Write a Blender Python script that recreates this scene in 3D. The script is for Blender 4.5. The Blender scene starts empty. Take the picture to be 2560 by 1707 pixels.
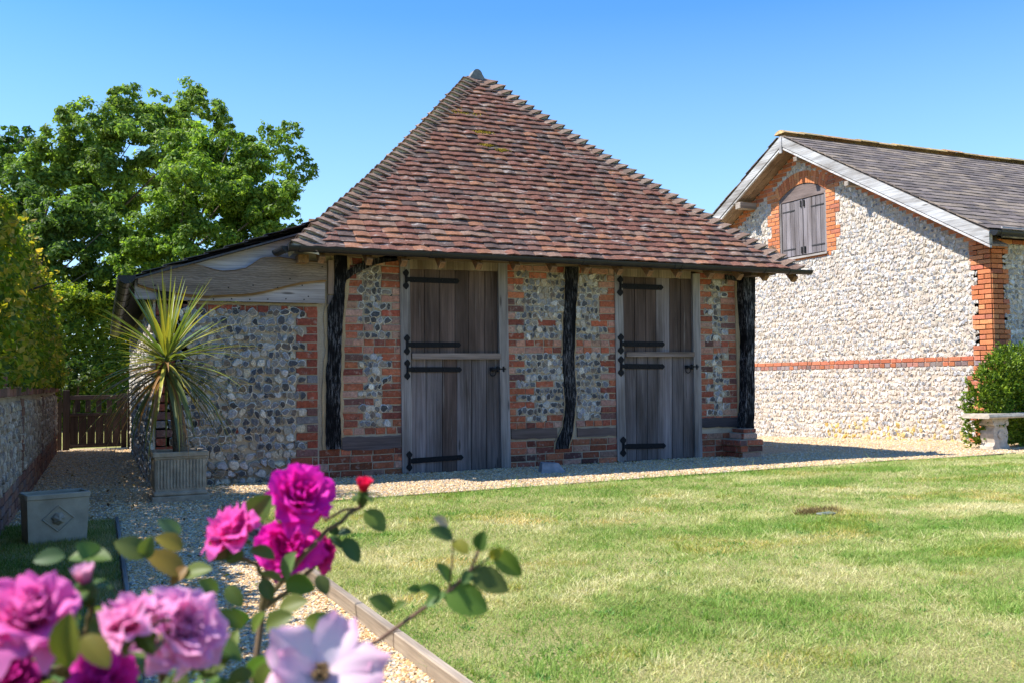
import bpy, math, random
import numpy as np
rng = np.random.default_rng(7)
random.seed(7)
PI = math.pi
SC = bpy.context.scene
COL = SC.collection

# ------------------------------------------------------------------ camera
SRC_W, SRC_H, FPX, CAM_H = 2560.0, 1707.0, 2400.0, 0.92
CXP, CYP = SRC_W / 2, SRC_H / 2
pitch = math.atan((953 - CYP) / FPX)
roll = math.atan((968 - 883) / (6440 - 164))
yaw = math.atan(5160 / FPX)
Fv = np.array([math.cos(yaw) * math.cos(pitch), math.sin(yaw) * math.cos(pitch), math.sin(pitch)])
R0 = np.array([math.sin(yaw), -math.cos(yaw), 0.0])
U0 = np.cross(R0, Fv)
Rv = math.cos(roll) * R0 - math.sin(roll) * U0
Uv = math.sin(roll) * R0 + math.cos(roll) * U0
CAM = np.array([0, 0, CAM_H])
cam_data = bpy.data.cameras.new("camera")
cam = bpy.data.objects.new("camera", cam_data)
COL.objects.link(cam)
from mathutils import Matrix
cam.matrix_world = Matrix(((Rv[0], Uv[0], -Fv[0], CAM[0]), (Rv[1], Uv[1], -Fv[1], CAM[1]), (Rv[2], Uv[2], -Fv[2], CAM[2]), (0, 0, 0, 1)))
cam_data.sensor_width = 36.0
cam_data.lens = FPX / SRC_W * 36.0
cam_data.clip_start = 0.02
cam_data.clip_end = 2000
cam_data.dof.use_dof = True
cam_data.dof.focus_distance = 10.0
cam_data.dof.aperture_fstop = 7.5
SC.camera = cam

# ------------------------------------------------------------------ sky, sun, exposure
SUN_TO = np.array([-1.6, 0.56, 2.14]); SUN_TO /= np.linalg.norm(SUN_TO)
elev = math.asin(SUN_TO[2]); srot = math.atan2(SUN_TO[0], SUN_TO[1])
W = bpy.data.worlds.new("World"); SC.world = W; W.use_nodes = True
nt = W.node_tree; bg = nt.nodes['Background']
sky = nt.nodes.new('ShaderNodeTexSky'); sky.sky_type = 'NISHITA'; sky.sun_disc = False
sky.sun_elevation = elev; sky.sun_rotation = srot
sky.air_density = 0.9; sky.dust_density = 0.3; sky.ozone_density = 5.0; sky.altitude = 300
hs = nt.nodes.new('ShaderNodeHueSaturation'); hs.inputs['Hue'].default_value = 0.493; hs.inputs['Saturation'].default_value = 1.10
nt.links.new(sky.outputs[0], hs.inputs['Color'])
tc_ = nt.nodes.new('ShaderNodeTexCoord'); sx_ = nt.nodes.new('ShaderNodeSeparateXYZ'); nt.links.new(tc_.outputs['Generated'], sx_.inputs[0])
rp_ = nt.nodes.new('ShaderNodeValToRGB'); e_ = rp_.color_ramp.elements; nt.links.new(sx_.outputs[2], rp_.inputs[0])   # clear-day gradient: pale at the horizon, deep blue higher up
e_[0].position = 0.0; e_[0].color = (1.0, 0.97, 0.93, 1); e_[1].position = 0.45; e_[1].color = (0.42, 0.66, 0.92, 1)
mx_ = nt.nodes.new('ShaderNodeMix'); mx_.data_type = 'RGBA'; mx_.blend_type = 'MULTIPLY'; mx_.inputs[0].default_value = 1.0
nt.links.new(hs.outputs[0], mx_.inputs[6]); nt.links.new(rp_.outputs[0], mx_.inputs[7]); 
rh_ = nt.nodes.new('ShaderNodeValToRGB'); eh_ = rh_.color_ramp.elements; nt.links.new(sx_.outputs[2], rh_.inputs[0])   # summer haze low in the sky
eh_[0].position = 0.0; eh_[0].color = (0.62, 0.62, 0.62, 1); eh_[1].position = 0.36; eh_[1].color = (0, 0, 0, 1)
mh_ = nt.nodes.new('ShaderNodeMix'); mh_.data_type = 'RGBA'; nt.links.new(rh_.outputs[0], mh_.inputs[0]); nt.links.new(mx_.outputs[2], mh_.inputs[6]); mh_.inputs[7].default_value = (2.0, 2.6, 3.2, 1)
nt.links.new(mh_.outputs[2], bg.inputs[0]); bg.inputs[1].default_value = 0.15
sd = bpy.data.lights.new("sun", 'SUN'); sd.energy = 4.3; sd.angle = math.radians(0.53); sd.color = (1.0, 0.955, 0.88)
so = bpy.data.objects.new("sun", sd); COL.objects.link(so)
from mathutils import Vector
so.rotation_euler = Vector(SUN_TO).to_track_quat('Z', 'Y').to_euler(); so.location = (-8, 3, 14)
SC.view_settings.view_transform = 'Standard'; SC.view_settings.look = 'None'
SC.view_settings.exposure = 1.13; SC.view_settings.gamma = 1.0
SC.render.engine = 'CYCLES'
SC.cycles.max_bounces = 8; SC.cycles.diffuse_bounces = 4; SC.cycles.transmission_bounces = 4
SC.cycles.sample_clamp_indirect = 8


# ------------------------------------------------------------------ pixel <-> place helpers (photo pixels, 2560 wide)
def ray(x, y):
    return Fv + Rv * (x - CXP) / FPX - Uv * (y - CYP) / FPX
def onY(x, y, Y):
    d = ray(x, y); return CAM + d * (Y / d[1])
def onX(x, y, X):
    d = ray(x, y); return CAM + d * (X / d[0])
def onZ(x, y, z=0.0):
    d = ray(x, y); return CAM + d * ((z - CAM_H) / d[2])
def atD(x, y, dist):
    return CAM + ray(x, y) * dist
D2S = 2560 / 2352.0

def vnoise(x, y, scale, seed=0):
    r = np.random.default_rng(seed); g = r.random((64, 64))
    x = np.asarray(x) / scale + 13.7; y = np.asarray(y) / scale + 7.3
    xi = np.floor(x).astype(int); yi = np.floor(y).astype(int)
    fx = x - xi; fy = y - yi
    fx = fx * fx * (3 - 2 * fx); fy = fy * fy * (3 - 2 * fy)
    a = g[xi % 64, yi % 64]; b = g[(xi + 1) % 64, yi % 64]; c = g[xi % 64, (yi + 1) % 64]; d = g[(xi + 1) % 64, (yi + 1) % 64]
    return (a * (1 - fx) + b * fx) * (1 - fy) + (c * (1 - fx) + d * fx) * fy

def norm(v):
    v = np.asarray(v, float)
    return v / np.maximum(np.linalg.norm(v, axis=-1, keepdims=True), 1e-9)

# ------------------------------------------------------------------ mesh builder
def worldloc(o):
    p = np.zeros(3)
    while o is not None:
        p += np.array(o.location); o = o.parent
    return p

class MB:
    def __init__(s):
        s.V = []; s.F = []; s.C = []; s.n = 0
    def add(s, v, faces, col=(1, 1, 1), mat=0):
        v = np.asarray(v, float).reshape(-1, 3)
        c = np.asarray(col, float)
        if c.ndim == 1: c = np.broadcast_to(c, (len(v), 3))
        if isinstance(faces, np.ndarray):
            s.F.append((faces + s.n, mat))
        else:
            by = {}
            for f in faces: by.setdefault(len(f), []).append(f)
            for k, fs in by.items(): s.F.append((np.array(fs, int) + s.n, mat))
        s.V.append(v); s.C.append(c); s.n += len(v)
    def many(s, v, faces, col, mat=0):
        """v (N,k,3), faces list of tuples in one item, col (N,3) or (N,k,3)"""
        N, k, _ = v.shape
        if N == 0: return
        c = np.asarray(col, float)
        if c.ndim == 2: c = np.repeat(c[:, None, :], k, 1)
        off = (np.arange(N) * k)[:, None, None] + s.n
        by = {}
        for f in faces: by.setdefault(len(f), []).append(f)
        for kk, fs in by.items():
            s.F.append(((np.array(fs, int)[None] + off).reshape(-1, kk), mat))
        s.V.append(v.reshape(-1, 3)); s.C.append(c.reshape(-1, 3)); s.n += N * k
    def box(s, a, b, col=(1, 1, 1), mat=0, bev=0.0):
        a = np.minimum(a, b).astype(float) if isinstance(a, np.ndarray) else np.minimum(np.array(a, float), np.array(b, float)); 
        b = np.maximum(np.array(a, float), np.array(b, float))
        s.obox((a + b) / 2, (1, 0, 0), (0, 1, 0), (0, 0, 1), (b - a) / 2, col, mat, bev)
    def obox(s, c, u, v, w, h, col=(1, 1, 1), mat=0, bev=0.0):
        c = np.array(c, float); u = np.array(u, float); v = np.array(v, float); w = np.array(w, float); h = np.array(h, float)
        if bev <= 0:
            q = np.array([[x, y, z] for z in (-1, 1) for y in (-1, 1) for x in (-1, 1)], float) * h
            f = [(0, 2, 3, 1), (4, 5, 7, 6), (0, 1, 5, 4), (2, 6, 7, 3), (0, 4, 6, 2), (1, 3, 7, 5)]
        else:
            bev = min(bev, h.min() * 0.6)
            pts = []; 
            for z in (-1, 1):
                for y in (-1, 1):
                    for x in (-1, 1):
                        sg = np.array([x, y, z], float)
                        for ax in range(3):
                            p = sg * (h - bev); p[ax] = sg[ax] * h[ax]; pts.append(p)
            q = np.array(pts)
            def I(x, y, z, ax): return (((z > 0) * 4 + (y > 0) * 2 + (x > 0)) * 3) + ax
            f = []
            for ax in range(3):
                o1, o2 = (ax + 1) % 3, (ax + 2) % 3
                for sg in (-1, 1):
                    loop = []
                    for (p1, p2) in ((-1, -1), (1, -1), (1, 1), (-1, 1)):
                        cc = [0, 0, 0]; cc[ax] = sg; cc[o1] = p1; cc[o2] = p2
                        loop.append(I(*cc, ax))
                    f.append(tuple(loop if sg > 0 else loop[::-1]))
                for p1 in (-1, 1):
                    for p2 in (-1, 1):
                        a0 = [0, 0, 0]; a1 = [0, 0, 0]
                        a0[ax] = -1; a1[ax] = 1
                        for k in (a0, a1): k[o1] = p1; k[o2] = p2
                        l = (I(*a0, o1), I(*a1, o1), I(*a1, o2), I(*a0, o2))
                        f.append(l if p1 * p2 > 0 else l[::-1])
            for x in (-1, 1):
                for y in (-1, 1):
                    for z in (-1, 1):
                        l = (I(x, y, z, 0), I(x, y, z, 1), I(x, y, z, 2))
                        f.append(l if x * y * z > 0 else l[::-1])
        P = c + q[:, :1] * u + q[:, 1:2] * v + q[:, 2:] * w
        s.add(P, f, col, mat)
    def prism(s, poly, fn, d0, d1, col=(1, 1, 1), mat=0):
        """poly of 2-D points mapped by fn(a,b,d)"""
        n = len(poly)
        v = [fn(a, b, d0) for a, b in poly] + [fn(a, b, d1) for a, b in poly]
        f = [tuple(range(n))[::-1], tuple(range(n, 2 * n))] + [(i, (i + 1) % n, n + (i + 1) % n, n + i) for i in range(n)]
        s.add(v, f, col, mat)
    def strip(s, L, Rr, d0, d1, fn, col=(1, 1, 1), mat=0):
        """thick strip between two outlines L and Rr (lists of (a,b))"""
        n = len(L); v = []
        for (a, b), (c, d) in zip(L, Rr):
            v += [fn(a, b, d0), fn(c, d, d0), fn(c, d, d1), fn(a, b, d1)]
        f = []
        for i in range(n - 1):
            p = 4 * i; q = p + 4
            for k in range(4): f.append((p + k, p + (k + 1) % 4, q + (k + 1) % 4, q + k))
        f += [(3, 2, 1, 0), tuple(4 * (n - 1) + k for k in range(4))]
        s.add(v, f, col, mat)
    def tube(s, pts, r, col=(1, 1, 1), mat=0, k=8, cap=True):
        pts = np.asarray(pts, float); n = len(pts)
        r = np.broadcast_to(np.asarray(r, float), (n,))
        V = []; ref = np.array([0.123, 0.456, 0.9]); 
        for i in range(n):
            t = norm(pts[min(i + 1, n - 1)] - pts[max(i - 1, 0)])
            e = np.cross(t, ref)
            if np.linalg.norm(e) < 1e-3: e = np.cross(t, [1, 0, 0])
            e = norm(e); g = np.cross(t, e)
            for j in range(k):
                a = 2 * PI * j / k; V.append(pts[i] + r[i] * (math.cos(a) * e + math.sin(a) * g))
        f = [(i * k + j, i * k + (j + 1) % k, (i + 1) * k + (j + 1) % k, (i + 1) * k + j) for i in range(n - 1) for j in range(k)]
        if cap: f += [tuple(range(k))[::-1], tuple((n - 1) * k + j for j in range(k))]
        c = np.asarray(col, float)
        if c.ndim == 2: c = np.repeat(c, k, 0)
        s.add(V, f, c, mat)
    def grid(s, P, col=(1, 1, 1), mat=0):
        P = np.asarray(P, float); a, b, _ = P.shape
        I = np.arange(a * b).reshape(a, b)
        f = np.stack([I[:-1, :-1], I[1:, :-1], I[1:, 1:], I[:-1, 1:]], -1).reshape(-1, 4)
        c = np.asarray(col, float)
        if c.ndim == 3: c = c.reshape(-1, 3)
        s.add(P.reshape(-1, 3), f, c, mat)
    def build(s, name, mats, parent=None, smooth=False, loc=None):
        if not isinstance(mats, (list, tuple)): mats = [mats]
        V = np.concatenate(s.V); C = np.concatenate(s.C)
        me = bpy.data.meshes.new(name)
        o = bpy.data.objects.new(name, me); COL.objects.link(o)
        if parent is not None:
            o.parent = parent; V = V - worldloc(parent)
        elif loc is not None:
            o.location = loc; V = V - np.array(loc, float)
        nl = sum(f.size for f, m in s.F); nf = sum(len(f) for f, m in s.F)
        me.vertices.add(len(V)); me.vertices.foreach_set('co', V.astype(np.float32).ravel())
        me.loops.add(nl); me.loops.foreach_set('vertex_index', np.concatenate([f.ravel() for f, m in s.F]).astype(np.int32))
        me.polygons.add(nf)
        tot = np.concatenate([np.full(len(f), f.shape[1]) for f, m in s.F])
        me.polygons.foreach_set('loop_start', (np.cumsum(tot) - tot).astype(np.int32))
        me.polygons.foreach_set('material_index', np.concatenate([np.full(len(f), m) for f, m in s.F]).astype(np.int32))
        me.polygons.foreach_set('use_smooth', np.full(nf, smooth, bool))
        at = me.color_attributes.new('Col', 'FLOAT_COLOR', 'POINT')
        at.data.foreach_set('color', np.c_[C, np.ones(len(C))].astype(np.float32).ravel())
        for m in mats: me.materials.append(m)
        me.update(calc_edges=True); me.validate()
        return o

def tag(o, label=None, cat=None, group=None, kind=None):
    if label: o['label'] = label
    if cat: o['category'] = cat
    if group: o['group'] = group
    if kind: o['kind'] = kind
    return o
def thing(name, label, cat, loc=(0, 0, 0), group=None):
    o = bpy.data.objects.new(name, None); COL.objects.link(o); o.location = loc; o.empty_display_size = 0.2
    return tag(o, label, cat, group)

# ------------------------------------------------------------------ materials
class NT:
    def __init__(s, name):
        s.m = bpy.data.materials.new(name); s.m.use_nodes = True; s.t = s.m.node_tree
        s.b = s.t.nodes['Principled BSDF']; s.out = s.t.nodes['Material Output']
    def n(s, typ, **kw):
        x = s.t.nodes.new(typ)
        for k, v in kw.items(): setattr(x, k, v)
        return x
    def l(s, a, b): s.t.links.new(a, b)
    def coord(s, scale=(1, 1, 1), rot=(0, 0, 0), kind='Object'):
        tc = s.n('ShaderNodeTexCoord'); mp = s.n('ShaderNodeMapping')
        s.l(tc.outputs[kind], mp.inputs[0]); mp.inputs['Scale'].default_value = scale; mp.inputs['Rotation'].default_value = rot
        return mp.outputs[0]
    def noise(s, vec, scale, detail=4, rough=0.55):
        x = s.n('ShaderNodeTexNoise'); s.l(vec, x.inputs['Vector']); x.inputs['Scale'].default_value = scale
        x.inputs['Detail'].default_value = detail; x.inputs['Roughness'].default_value = rough
        return x.outputs[0]
    def ramp(s, fac, stops):
        x = s.n('ShaderNodeValToRGB'); s.l(fac, x.inputs[0]); e = x.color_ramp.elements
        while len(e) < len(stops): e.new(0.5)
        for i, (p, c) in enumerate(stops):
            e[i].position = p
            e[i].color = (c, c, c, 1) if not isinstance(c, (tuple, list)) else (*c, 1)
        return x.outputs[0]
    def mix(s, fac, a, b, mode='MIX'):
        x = s.n('ShaderNodeMix', data_type='RGBA', blend_type=mode)
        for k, v in ((0, fac), (6, a), (7, b)):
            if hasattr(v, 'is_linked'): s.l(v, x.inputs[k])
            elif isinstance(v, (tuple, list)): x.inputs[k].default_value = (*v, 1)
            else: x.inputs[k].default_value = v
        return x.outputs[2]
    def attr(s):
        a = s.n('ShaderNodeAttribute'); a.attribute_name = 'Col'; return a.outputs['Color']
    def bump(s, h, strength=0.5, dist=0.01):
        x = s.n('ShaderNodeBump'); s.l(h, x.inputs['Height']); x.inputs['Strength'].default_value = strength; x.inputs['Distance'].default_value = dist
        s.l(x.outputs[0], s.b.inputs['Normal']); return x.outputs[0]
    def fin(s, col, rough=0.8, spec=0.3):
        if hasattr(col, 'is_linked'): s.l(col, s.b.inputs['Base Color'])
        else: s.b.inputs['Base Color'].default_value = (*col, 1)
        s.b.inputs['Roughness'].default_value = rough; s.b.inputs['Specular IOR Level'].default_value = spec
        return s.m

def m_attr(name, nscale=30, lo=0.75, hi=1.2, rough=0.85, spec=0.25, bump=0.4, bscale=120, bdist=0.004):
    t = NT(name); v = t.coord()
    f = t.ramp(t.noise(v, nscale, 5), [(0.25, lo), (0.75, hi)])
    c = t.mix(1.0, t.attr(), f, 'MULTIPLY')
    if bump: t.bump(t.noise(v, bscale, 4), bump, bdist)
    return t.fin(c, rough, spec)

def m_leaf(name, trans=0.35, rough=0.5, spec=0.35, tint=(1.15, 1.25, 0.55)):
    t = NT(name); c = t.attr()
    t.fin(c, rough, spec)
    tr = t.n('ShaderNodeBsdfTranslucent'); ms = t.n('ShaderNodeMixShader'); ms.inputs[0].default_value = trans
    t.l(t.mix(1.0, c, tint, 'MULTIPLY'), tr.inputs[0])
    t.l(t.b.outputs[0], ms.inputs[1]); t.l(tr.outputs[0], ms.inputs[2]); t.l(ms.outputs[0], t.out.inputs[0])
    return t.m

def m_wood(name, axis='z', lo=0.55, hi=1.25, rough=0.75, bump=0.5, sc=1.0):
    t = NT(name)
    s = {'x': (1.2, 40, 40), 'y': (40, 1.2, 40), 'z': (40, 40, 1.2)}[axis]
    v = t.coord(tuple(k * sc for k in s))
    g = t.noise(v, 1.5, 6, 0.65)
    s2 = {'x': (0.7, 5, 5), 'y': (5, 0.7, 5), 'z': (5, 5, 0.7)}[axis]
    g2 = t.noise(t.coord(s2), 1.2, 4, 0.6)
    f = t.ramp(g, [(0.3, lo), (0.7, hi)])
    f2 = t.ramp(g2, [(0.3, (0.52, 0.47, 0.44)), (0.7, (1.4, 1.42, 1.5))])
    c = t.mix(1.0, t.mix(1.0, t.attr(), f, 'MULTIPLY'), f2, 'MULTIPLY')
    s3 = {'x': (0.9, 26, 26), 'y': (26, 0.9, 26), 'z': (26, 26, 0.9)}[axis]
    c = t.mix(t.ramp(t.noise(t.coord(s3), 1.1, 6, 0.7), [(0.60, 0.0), (0.74, 0.5)]), c, (0.34, 0.30, 0.27))
    kn = t.n('ShaderNodeTexVoronoi'); t.l(t.coord({'x': (1.1, 6, 6), 'y': (6, 1.1, 6), 'z': (6, 6, 1.1)}[axis]), kn.inputs['Vector']); kn.inputs['Scale'].default_value = 1.3
    c = t.mix(t.ramp(kn.outputs['Distance'], [(0.05, 0.7), (0.11, 0.0)]), c, (0.03, 0.022, 0.018))
    t.bump(g, bump, 0.003)
    return t.fin(c, rough, 0.25)

M = {}
M['brick'] = m_attr('brick', 55, 0.68, 1.25, 0.9, 0.15, 0.6, 180, 0.004)
def m_flint(name, lo, hi, rough):
    t = NT(name); v = t.coord()
    f = t.ramp(t.noise(v, 75, 5, 0.7), [(0.30, lo), (0.52, 1.0), (0.72, hi)])
    c = t.mix(1.0, t.attr(), f, 'MULTIPLY')
    rust = t.ramp(t.noise(v, 38, 4, 0.6), [(0.60, 0.0), (0.72, 0.55)])
    c = t.mix(rust, c, (0.27, 0.19, 0.12))
    pale = t.ramp(t.noise(t.coord((1, 1, 1), (0.5, 0.3, 0.2)), 62, 5, 0.7), [(0.60, 0.0), (0.68, 0.7)])
    c = t.mix(pale, c, (0.50, 0.47, 0.42))
    t.bump(t.noise(v, 85, 6, 0.7), 0.8, 0.010)
    return t.fin(c, rough, 0.35)
def m_brick_old():
    t = NT('old_brick'); v = t.coord()
    c = t.mix(1.0, t.attr(), t.ramp(t.noise(v, 50, 5), [(0.25, 0.6), (0.75, 1.3)]), 'MULTIPLY')
    c = t.mix(t.ramp(t.noise(v, 20, 6, 0.72), [(0.56, 0.0), (0.66, 0.6)]), c, (0.40, 0.33, 0.27))
    c = t.mix(t.ramp(t.noise(t.coord((1, 1, 1), (1, 0.4, 0.2)), 13, 6, 0.7), [(0.57, 0.0), (0.70, 0.75)]), c, (0.07, 0.05, 0.045))
    t.bump(t.noise(v, 110, 6, 0.7), 0.9, 0.008)
    return t.fin(c, 0.92, 0.12)
M['brick_old'] = m_brick_old()
M['flint'] = m_flint('flint', 0.55, 1.7, 0.5)
M['flint_pale'] = m_flint('flint_pale', 0.75, 1.25, 0.75)
def m_mortar(name, a, b, c):
    t = NT(name); v = t.coord()
    col = t.ramp(t.noise(v, 3.5, 6), [(0.3, a), (0.5, b), (0.72, c)])
    sp = t.ramp(t.noise(v, 260, 2), [(0.3, 0.75), (0.7, 1.15)])
    t.bump(t.noise(v, 70, 6, 0.7), 0.9, 0.012)
    return t.fin(t.mix(1.0, col, sp, 'MULTIPLY'), 0.95, 0.1)
M['mortar'] = m_mortar('mortar', (0.32, 0.265, 0.20), (0.41, 0.34, 0.255), (0.47, 0.395, 0.30))
M['mortar_pale'] = m_mortar('mortar_pale', (0.48, 0.41, 0.33), (0.55, 0.47, 0.385), (0.61, 0.53, 0.43))
M['mortar_buff'] = m_mortar('mortar_buff', (0.36, 0.27, 0.17), (0.44, 0.33, 0.20), (0.5, 0.38, 0.24))

def m_tile():
    t = NT('clay_tile'); v = t.coord()
    f = t.ramp(t.noise(v, 45, 5), [(0.25, 0.62), (0.75, 1.3)])
    c = t.mix(1.0, t.attr(), f, 'MULTIPLY')
    vs = t.coord((3.5, 11, 11))
    lm = t.ramp(t.noise(vs, 1.6, 6, 0.72), [(0.565, 0.0), (0.66, 0.7)])
    c = t.mix(lm, c, (0.46, 0.40, 0.35))
    dk = t.ramp(t.noise(t.coord((2, 3, 3)), 1.7, 5, 0.65), [(0.58, 0.0), (0.74, 0.55)])
    c = t.mix(dk, c, (0.055, 0.045, 0.04))
    mo = t.ramp(t.noise(t.coord((1.3, 4, 4)), 1.3, 5, 0.7), [(0.70, 0.0), (0.75, 0.85)])
    c = t.mix(mo, c, (0.24, 0.17, 0.045))
    t.bump(t.noise(v, 120, 5), 0.6, 0.006)
    return t.fin(c, 0.88, 0.2)
M['tile'] = m_tile()
def m_slate():
    t = NT('slate'); v = t.coord()
    f = t.ramp(t.noise(v, 25, 5), [(0.25, 0.7), (0.75, 1.3)])
    c = t.mix(1.0, t.attr(), f, 'MULTIPLY')
    lm = t.ramp(t.noise(t.coord((3, 8, 8)), 2.2, 6, 0.72), [(0.62, 0.0), (0.70, 0.8)])
    c = t.mix(lm, c, (0.20, 0.13, 0.05))
    l2 = t.ramp(t.noise(t.coord((2, 9, 9)), 3.1, 6, 0.72), [(0.60, 0.0), (0.70, 0.7)])
    c = t.mix(l2, c, (0.24, 0.22, 0.2))
    t.bump(t.noise(v, 90, 4), 0.4, 0.004)
    return t.fin(c, 0.85, 0.15)
M['slate'] = m_slate()
M['mossy'] = m_attr('mossy_tile', 18, 0.5, 1.5, 0.95, 0.1, 0.6, 40, 0.012)
M['wood_z'] = m_wood('weathered_oak_upright', 'z')
M['wood_x'] = m_wood('weathered_oak_level', 'x')
M['wood_y'] = m_wood('weathered_oak_deep', 'y')
def m_figured():
    t = NT('figured_board'); v = t.coord((2.2, 9, 9))
    n0 = t.noise(v, 0.9, 3)
    w = t.n('ShaderNodeTexWave', wave_type='BANDS', bands_direction='Z'); t.l(t.coord((0.8, 1, 2.2)), w.inputs[0])
    w.inputs['Scale'].default_value = 7; w.inputs['Distortion'].default_value = 9; w.inputs['Detail'].default_value = 4; w.inputs['Detail Scale'].default_value = 1.6
    f = t.ramp(w.outputs['Fac'], [(0.2, 0.78), (0.8, 1.12)])
    f2 = t.ramp(n0, [(0.3, (0.7, 0.66, 0.62)), (0.7, (1.2, 1.2, 1.22))])
    c = t.mix(1.0, t.mix(1.0, t.attr(), f, 'MULTIPLY'), f2, 'MULTIPLY')
    t.bump(w.outputs['Fac'], 0.25, 0.003)
    return t.fin(c, 0.8, 0.2)
M['figured'] = m_figured()
def m_black():
    t = NT('black_tarred_oak')
    g = t.noise(t.coord((75, 75, 9.0)), 1.3, 7, 0.75)
    big = t.noise(t.coord((3, 3, 2.2)), 1.2, 3)
    mask = t.mix(1.0, t.ramp(g, [(0.50, 0.0), (0.60, 1.0)]), t.ramp(big, [(0.38, 0.0), (0.58, 1.0)]), 'MULTIPLY')
    c = t.mix(mask, (0.005, 0.005, 0.006), (0.17, 0.165, 0.17))
    t.bump(g, 0.5, 0.004)
    return t.fin(c, 0.92, 0.1)
M['black_wood'] = m_black()
M['paint'] = m_wood('flaking_white_paint', 'y', 0.5, 1.15, 0.6, 0.2)
M['iron'] = m_attr('black_iron', 60, 0.6, 1.3, 0.65, 0.12, 0.3, 90, 0.002)
M['plastic'] = m_attr('black_gutter', 8, 0.45, 0.75, 0.42, 0.3, 0.0)
M['stone'] = m_attr('cast_stone', 14, 0.6, 1.25, 0.9, 0.15, 0.6, 80, 0.006)
M['lead'] = m_attr('lead', 9, 0.7, 1.25, 0.6, 0.4, 0.25, 40, 0.004)
M['leaf'] = m_leaf('leaf', 0.4)
M['leaf_far'] = m_leaf('leaf_far', 0.5, 0.55, 0.3)
M['leaf_hedge'] = m_leaf('leaf_hedge', 0.58, 0.5, 0.25, (1.3, 1.2, 0.4))
M['needle'] = m_leaf('yew_needle', 0.22, 0.5, 0.3, (1.1, 1.2, 0.5))
M['strap'] = m_leaf('strap_leaf', 0.28, 0.4, 0.45, (1.2, 1.15, 0.4))
M['petal'] = m_leaf('petal', 0.42, 0.6, 0.15, (1.15, 0.95, 1.05))
M['blade'] = m_leaf('grass_blade', 0.3, 0.6, 0.2, (1.1, 1.1, 0.6))
M['bark'] = m_attr('bark', 14, 0.5, 1.3, 0.95, 0.1, 1.0, 40, 0.02)
M['twig'] = m_attr('twig', 60, 0.7, 1.25, 0.7, 0.25, 0.3, 100, 0.002)
M['pebble'] = m_attr('pebble', 120, 0.8, 1.2, 0.8, 0.25, 0.0)
def m_gravel():
    t = NT('gravel_bed'); v = t.coord()
    vo = t.n('ShaderNodeTexVoronoi'); t.l(v, vo.inputs['Vector']); vo.inputs['Scale'].default_value = 75
    hsv = t.n('ShaderNodeSeparateColor'); t.l(vo.outputs['Color'], hsv.inputs[0])
    c = t.ramp(hsv.outputs[0], [(0.0, (0.27, 0.18, 0.10)), (0.3, (0.52, 0.35, 0.18)), (0.6, (0.62, 0.46, 0.27)), (0.85, (0.42, 0.34, 0.25)), (1.0, (0.70, 0.59, 0.44))])
    big = t.ramp(t.noise(v, 1.3, 4), [(0.3, 0.86), (0.7, 1.1)])
    c = t.mix(1.0, c, big, 'MULTIPLY')
    inv = t.n('ShaderNodeMath', operation='SUBTRACT'); inv.inputs[0].default_value = 1.0; t.l(vo.outputs['Distance'], inv.inputs[1])
    t.bump(inv.outputs[0], 1.0, 0.012)
    return t.fin(c, 0.9, 0.15)
M['gravel'] = m_gravel()
def m_turf(name, a, b, c):
    t = NT(name); v = t.coord()
    k = t.ramp(t.noise(v, 1.1, 6, 0.62), [(0.32, a), (0.5, b), (0.68, c)])
    sp = t.ramp(t.noise(v, 90, 3), [(0.3, 0.6), (0.7, 1.3)])
    t.bump(t.noise(v, 120, 3), 0.9, 0.02)
    return t.fin(t.mix(1.0, k, sp, 'MULTIPLY'), 0.95, 0.1)
M['turf'] = m_turf('turf', (0.17, 0.20, 0.05), (0.34, 0.31, 0.12), (0.44, 0.38, 0.18))
M['field'] = m_turf('field_grass', (0.22, 0.24, 0.06), (0.34, 0.32, 0.10), (0.44, 0.38, 0.16))
M['soil'] = m_attr('soil', 30, 0.5, 1.4, 0.95, 0.1, 1.0, 60, 0.02)

# ------------------------------------------------------------------ masonry
class Wall:
    def __init__(s, o, u, n):
        s.o = np.array(o, float); s.u = norm(u); s.n = norm(n)
    def p(s, a, z, d):
        a = np.asarray(a, float)[..., None]; z = np.asarray(z, float)[..., None]; d = np.asarray(d, float)[..., None]
        return s.o + a * s.u + z * np.array([0, 0, 1.0]) + d * s.n
    def fn(s):
        return lambda a, z, d: s.o + a * s.u + np.array([0, 0, z]) + d * s.n

def bricks(mb, Wl, rects, cols, mat=1, d=0.009, jit=0.0025, dj=0.004):
    r = np.asarray(rects, float); N = len(r)
    if N == 0: return
    s0, s1, z0, z1 = r.T
    cs = np.stack([s0, s1, s1, s0], 1); cz = np.stack([z0, z0, z1, z1], 1)
    cs = cs + rng.normal(0, jit, cs.shape); cz = cz + rng.normal(0, jit * 0.8, cz.shape)
    dd = (d + rng.uniform(-dj, dj, N))[:, None]
    mi = 0.0045
    sx = np.array([1, -1, -1, 1]) * mi; sz = np.array([1, 1, -1, -1]) * mi
    back = Wl.p(cs, cz, np.full_like(cs, -0.01)); mid = Wl.p(cs, cz, np.broadcast_to(dd - 0.004, cs.shape)); fr = Wl.p(cs + sx, cz + sz, np.broadcast_to(dd, cs.shape))
    v = np.concatenate([back, mid, fr], 1)
    f = [(k, (k + 1) % 4, 4 + (k + 1) % 4, 4 + k) for k in range(4)] + [(4 + k, 4 + (k + 1) % 4, 8 + (k + 1) % 4, 8 + k) for k in range(4)] + [(8, 9, 10, 11)]
    mb.many(v, f, cols, mat)

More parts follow.
